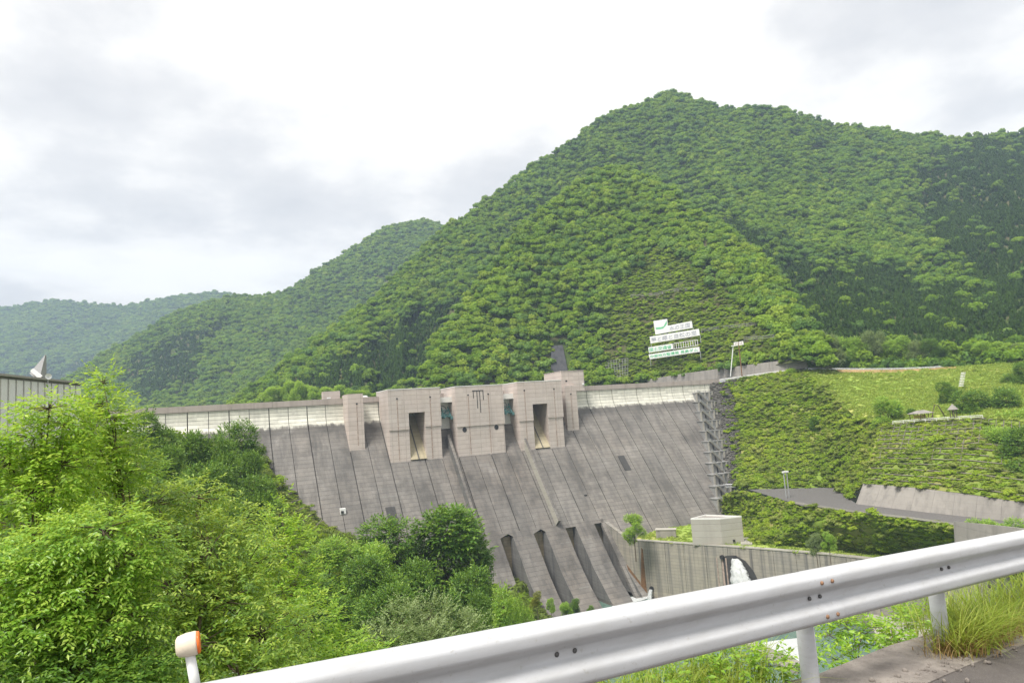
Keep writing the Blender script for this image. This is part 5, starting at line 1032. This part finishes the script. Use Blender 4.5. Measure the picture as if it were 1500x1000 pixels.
near_tree('undergrowth_bush', 'dark leafy undergrowth along the bottom left edge of the picture', [(30, 970, 8.3, 80, 30), (120, 978, 8.3, 66, 28), (205, 965, 8.8, 46, 28), (170, 1005, 8.2, 70, 26)], 'leaf_dark', 150, 0.3, 9, 0.08, 0.032, 0.04, 15, droop=0.35, up=0.2)
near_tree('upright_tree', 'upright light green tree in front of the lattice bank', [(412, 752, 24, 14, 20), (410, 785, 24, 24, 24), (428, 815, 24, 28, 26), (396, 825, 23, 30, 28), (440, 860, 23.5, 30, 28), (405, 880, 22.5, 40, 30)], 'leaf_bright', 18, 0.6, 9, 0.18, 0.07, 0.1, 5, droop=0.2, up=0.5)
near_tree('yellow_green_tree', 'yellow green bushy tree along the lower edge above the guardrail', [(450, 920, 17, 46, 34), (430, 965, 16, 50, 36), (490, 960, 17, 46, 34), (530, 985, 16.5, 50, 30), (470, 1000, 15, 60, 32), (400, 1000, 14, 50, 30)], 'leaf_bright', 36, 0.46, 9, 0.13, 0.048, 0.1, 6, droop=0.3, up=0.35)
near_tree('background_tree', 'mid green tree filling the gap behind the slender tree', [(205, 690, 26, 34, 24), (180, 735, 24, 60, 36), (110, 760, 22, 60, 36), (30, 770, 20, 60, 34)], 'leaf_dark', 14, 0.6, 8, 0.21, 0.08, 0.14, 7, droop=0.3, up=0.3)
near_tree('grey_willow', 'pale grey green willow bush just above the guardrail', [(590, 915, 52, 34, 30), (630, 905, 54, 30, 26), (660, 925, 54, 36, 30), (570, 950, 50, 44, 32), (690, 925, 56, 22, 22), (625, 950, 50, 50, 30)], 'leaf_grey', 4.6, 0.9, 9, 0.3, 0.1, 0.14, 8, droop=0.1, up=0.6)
# sapling below the road edge
near_tree('sapling', 'thin sapling with bright leaves between the two guardrail posts', [(1240, 915, 6.5, 26, 14), (1262, 925, 6.5, 30, 14), (1215, 930, 6.4, 20, 12), (1285, 918, 6.7, 22, 14)], 'leaf_bright', 150, 0.16, 8, 0.062, 0.024, 0.012, 9, base=np.array(at(1272, 975, 6.2)), droop=0.25, up=0.2)
near_tree('small_bush', 'small bright bush beside the right guardrail post', [(1300, 935, 6.2, 26, 16), (1330, 915, 6.8, 30, 22), (1225, 965, 6.0, 30, 12), (1355, 895, 7.2, 26, 20)], 'leaf_bright', 170, 0.16, 8, 0.062, 0.027, 0.012, 10, droop=0.25, up=0.3)
near_tree('low_bush', 'low leafy bush behind the grass in the bottom middle', [(1010, 985, 4.6, 40, 20), (1080, 965, 4.8, 40, 18), (1130, 975, 4.8, 34, 18), (960, 1000, 4.5, 30, 16)], 'leaf_bright', 240, 0.13, 8, 0.05, 0.022, 0.01, 12, droop=0.25, up=0.4)
nw = thing('rockfall_net', 'grey blue rockfall net hung on the slope left of the retaining wall', 'net'); q4 = [near_surface(x_, y_, Ps) - F0 * 2.5 for x_, y_ in ((886, 528), (918, 524), (920, 556), (888, 558))]
for k in range(9):
    f = k / 8; MB().tube([q4[0] * (1 - f) + q4[1] * f, q4[3] * (1 - f) + q4[2] * f], 0.13, 4).build('wire', M['stair'], nw); MB().tube([q4[0] * (1 - f) + q4[3] * f, q4[1] * (1 - f) + q4[2] * f], 0.13, 4).build('wire', M['stair'], nw)
# ---- trees at middle distance: shared shapes, one copy each
def tree_shape(seed, mat, n_l=12, flat=0.8, dens=230, leaf=0.036, low=0.12):
    """a crown one metre wide and one metre high with trunk, base at the origin"""
    rng = np.random.default_rng(seed); lb = []
    for i in range(n_l):
        a = rng.random() * 6.283; f = rng.random(); z = low + (0.92 - low) * rng.random() ** 0.8; rr = 0.34 * math.sqrt(max(0.05, 1 - ((z - low - 0.2) / 0.75) ** 2)) * rng.uniform(0.5, 1)
        lb.append((np.array([rr * math.cos(a), rr * math.sin(a), z]), np.array([1, 1, flat]) * rng.uniform(0.13, 0.2)))
    V, F, T, tips = twigs_on(lb, dens * 4.5, 0.07, 5, leaf, leaf * 0.55, rng, droop=0.15, up=0.35, inner=0.5)
    cm = big_mesh('crown', V, F, {'tint': T}); cm.materials.append(mat)
    mb = wood_mesh((0, 0, -0.02), lb, tips[::4], 0.022, rng, 6); tm = bpy.data.meshes.new('trunk'); tm.from_pydata(mb.v, [], mb.f); tm.materials.append(M['bark']); return cm, tm
SH = {k: [tree_shape(s, M[m_]) for s in ss] for k, m_, ss in (('dark', 'leaf_dark', (21, 22, 23)), ('mid', 'leaf_mid', (24, 25)), ('bright', 'leaf_bright', (26, 27)), ('grey', 'leaf_grey', (28,)), ('yellow', 'leaf_yellow', (29,)))}
cnt = 0
def tree(kind, px, py, wpx, d, label, group, ground=None, hmin=1.0, name='broadleaf_tree', hmul=None):
    """a tree whose top shows at (px, py), wpx wide, rooted on the ground below"""
    global cnt
    top = at(px, py, d); gz = float(height(top[0], top[1])[0]) if ground is None else ground; w = wpx * d / FPX
    h = max(top[2] - gz, w * 0.55, hmin)
    if hmul: h = w * hmul
    cm, tm = SH[kind][cnt % len(SH[kind])]; cnt += 1
    o = thing(name, label, 'tree', (top[0], top[1], top[2] - h), group, random.random() * 6.28); o.scale = (w, w, h)
    link('crown', cm, None, o); link('trunk', tm, None, o); return o
LB = 'trees on the left hillside'
for q in ((225, 612, 90, 170, 'dark', 'dark rounded tree highest on the hillside below the crest wall'), (275, 640, 90, 160, 'dark', 'dark tree right of the highest hillside tree'), (345, 628, 90, 190, 'dark', 'bushy tree top just under the crest wall'), (318, 650, 80, 160, 'dark', 'dark tree between the two tops under the crest wall'),
          (362, 668, 80, 175, 'dark', 'dark tree nearest the dam face at the crest wall'), (300, 690, 110, 130, 'dark', 'deep green broad tree in front of the dark hillside trees'), (370, 708, 90, 140, 'dark', 'deep green tree overhanging the lattice bank'), (240, 660, 90, 140, 'dark', 'shaded tree in front of the highest hillside tree'),
          (392, 722, 50, 190, 'dark', 'small dark tree at the lattice bank edge'), (345, 745, 90, 110, 'dark', 'dark shaded tree low on the hillside behind the oak')):
    tree(q[4], q[0], q[1], q[2], q[3], q[5], LB)
for q in ((645, 748, 190, 165, 'dark', 'large round dark tree standing against the dam toe'), (575, 768, 150, 160, 'dark', 'large dark tree left of the round one at the dam toe'), (690, 770, 80, 175, 'dark', 'dark tree touching the dam face on its right'), (530, 785, 110, 150, 'mid', 'mid green tree below the gallery hatch'), (480, 790, 100, 150, 'mid', 'mid green tree at the foot of the lattice bank'),
          (545, 825, 130, 120, 'dark', 'wide spreading tree with bare grey limbs showing'), (620, 830, 120, 130, 'dark', 'dark layered tree in front of the round one'), (470, 850, 100, 110, 'dark', 'dark tree behind the upright light green tree'), (690, 840, 100, 140, 'dark', 'dark tree above the pale willow'), (560, 870, 130, 100, 'dark', 'shaded tree just behind the pale willow'),
          (735, 865, 70, 130, 'mid', 'rounded bright bush tree left of the toe clearing'), (700, 880, 60, 120, 'dark', 'small dark tree between willow and toe clearing'), (760, 880, 46, 150, 'mid', 'low bush at the toe clearing edge')):
    tree(q[4], q[0], q[1], q[2], q[3], q[5], 'trees below the dam toe')
for q in ((786, 868, 22, 205, 'yellow', 'small yellow leaved tree in the toe clearing'), (806, 876, 16, 205, 'mid', 'thin sapling right of the yellow tree'), (828, 880, 24, 208, 'mid', 'small green shrub tree on the toe curb'), (842, 878, 20, 210, 'dark', 'small dark shrub tree on the toe curb'), (864, 888, 16, 208, 'dark', 'dark shrub at the water side of the toe curb'), (884, 892, 14, 205, 'mid', 'last little shrub beside the pool')):
    tree(q[4], q[0], q[1], q[2], q[3], q[5], 'young trees along the dam toe', hmin=4.0, name='young_tree', hmul=1.3)
RB = 'trees on the right bank'
for q in ((926, 754, 38, 264, 'bright', -53, 'feathery light green tree growing against the dam face by the annex'), (1297, 582, 54, 274, 'mid', None, 'round topped tree standing alone at the meadow foot'), (1193, 782, 26, 215, 'grey', -53, 'grey green young tree beside the spillway wall'), (1212, 780, 26, 212, 'mid', -53, 'green young tree beside the spillway wall'), (1385, 562, 44, 282, 'dark', None, 'dark small tree on the meadow right of the steps'), (1330, 600, 30, 275, 'dark', None, 'dark bushy tree left of the pavilion'),
          (1415, 578, 80, 262, 'dark', None, 'dark spreading tree behind the turret'), (1460, 575, 80, 262, 'dark', None, 'dark tree right of the turret'), (1490, 592, 90, 245, 'mid', None, 'mid green tree right of the terrace fence'), (1492, 535, 50, 300, 'dark', None, 'dark tree high on the meadow at the right edge'), (1455, 618, 80, 228, 'mid', None, 'mid green tree on the upper lattice slope'), (1500, 632, 100, 214, 'dark', None, 'dark tree at the right edge above the lattice slope'), (1490, 680, 90, 208, 'dark', None, 'dark tree at the right edge over the retaining wall'), (1440, 690, 70, 214, 'mid', None, 'bushy tree leaning over the retaining wall'),
          (1435, 755, 60, 175, 'mid', None, 'bush on the road end above the short retaining wall'), (1480, 762, 60, 165, 'mid', None, 'bush at the right edge above the short retaining wall'), (1150, 590, 20, 340, 'dark', None, 'dark shrub tree high on the abutment slope'), (1195, 612, 30, 318, 'dark', None, 'dark shrub tree in the middle of the abutment slope'), (1160, 540, 26, 362, 'bright', None, 'bright flat topped tree at the crest road')):
    w = q[2] * q[3] / FPX; p = at(q[0], q[1], q[3]); h = w * (1.15 if q[4] != 'grey' else 1.4); tree(q[4], q[0], q[1], q[2], q[3], q[6], RB, ground=p[2] - h)
# forest edge behind the meadow and behind the crest
ORD = 'no first second third fourth fifth sixth seventh eighth ninth tenth eleventh twelfth thirteenth fourteenth fifteenth sixteenth seventeenth eighteenth nineteenth twentieth twenty-first twenty-second'.split()
k = 0
for x_ in np.arange(1196, 1500, 15.0):
    y_ = np.interp(x_, [1196, 1240, 1290, 1330, 1400, 1500], [492, 490, 488, 500, 505, 503]) + random.uniform(-6, 10); d_ = np.interp(x_, [1196, 1500], [378, 345]) + random.uniform(0, 14); w_ = random.uniform(28, 44)
    k += 1; kind = random.choice(['mid', 'dark', 'mid', 'grey']); b_ = float(np.interp(x_, [1196, 1500], [11, 12])); p = at(x_, y_, d_)
    tree(kind, x_, y_, w_, d_, ORD[k] + ' tree from the left in the forest edge row above the meadow', 'forest edge above the meadow', ground=b_ - 1)
k = 0
for x_ in np.arange(395, 560, 13.0):
    k += 1
    y_ = np.interp(x_, [395, 430, 480, 560], [566, 560, 566, 572]) + random.uniform(-4, 4); d_ = 500 + random.uniform(-10, 10)
    tree('bright' if random.random() < 0.6 else 'mid', x_, y_, random.uniform(22, 32), d_, ORD[k] + ' tree from the left in the row behind the dam crest', 'trees behind the left dam crest', ground=at(x_, 600, d_)[2])
# ------------------------------------------------------------------ haze
m, t, out = new_mat('valley_haze'); N = NT(t)
v = N.n('ShaderNodeVolumePrincipled', {'Color': (0.58, 0.76, 1.0, 1), 'Density': 0.00019, 'Anisotropy': 0.1}); t.links.new(v.outputs[0], out.inputs['Volume'])
hz = MB().box(-2700, 2700, -500, 3500, -80.5, 760).build('haze', m); tag(hz, 'thin blue summer haze filling the valley', 'haze', None, 'stuff')
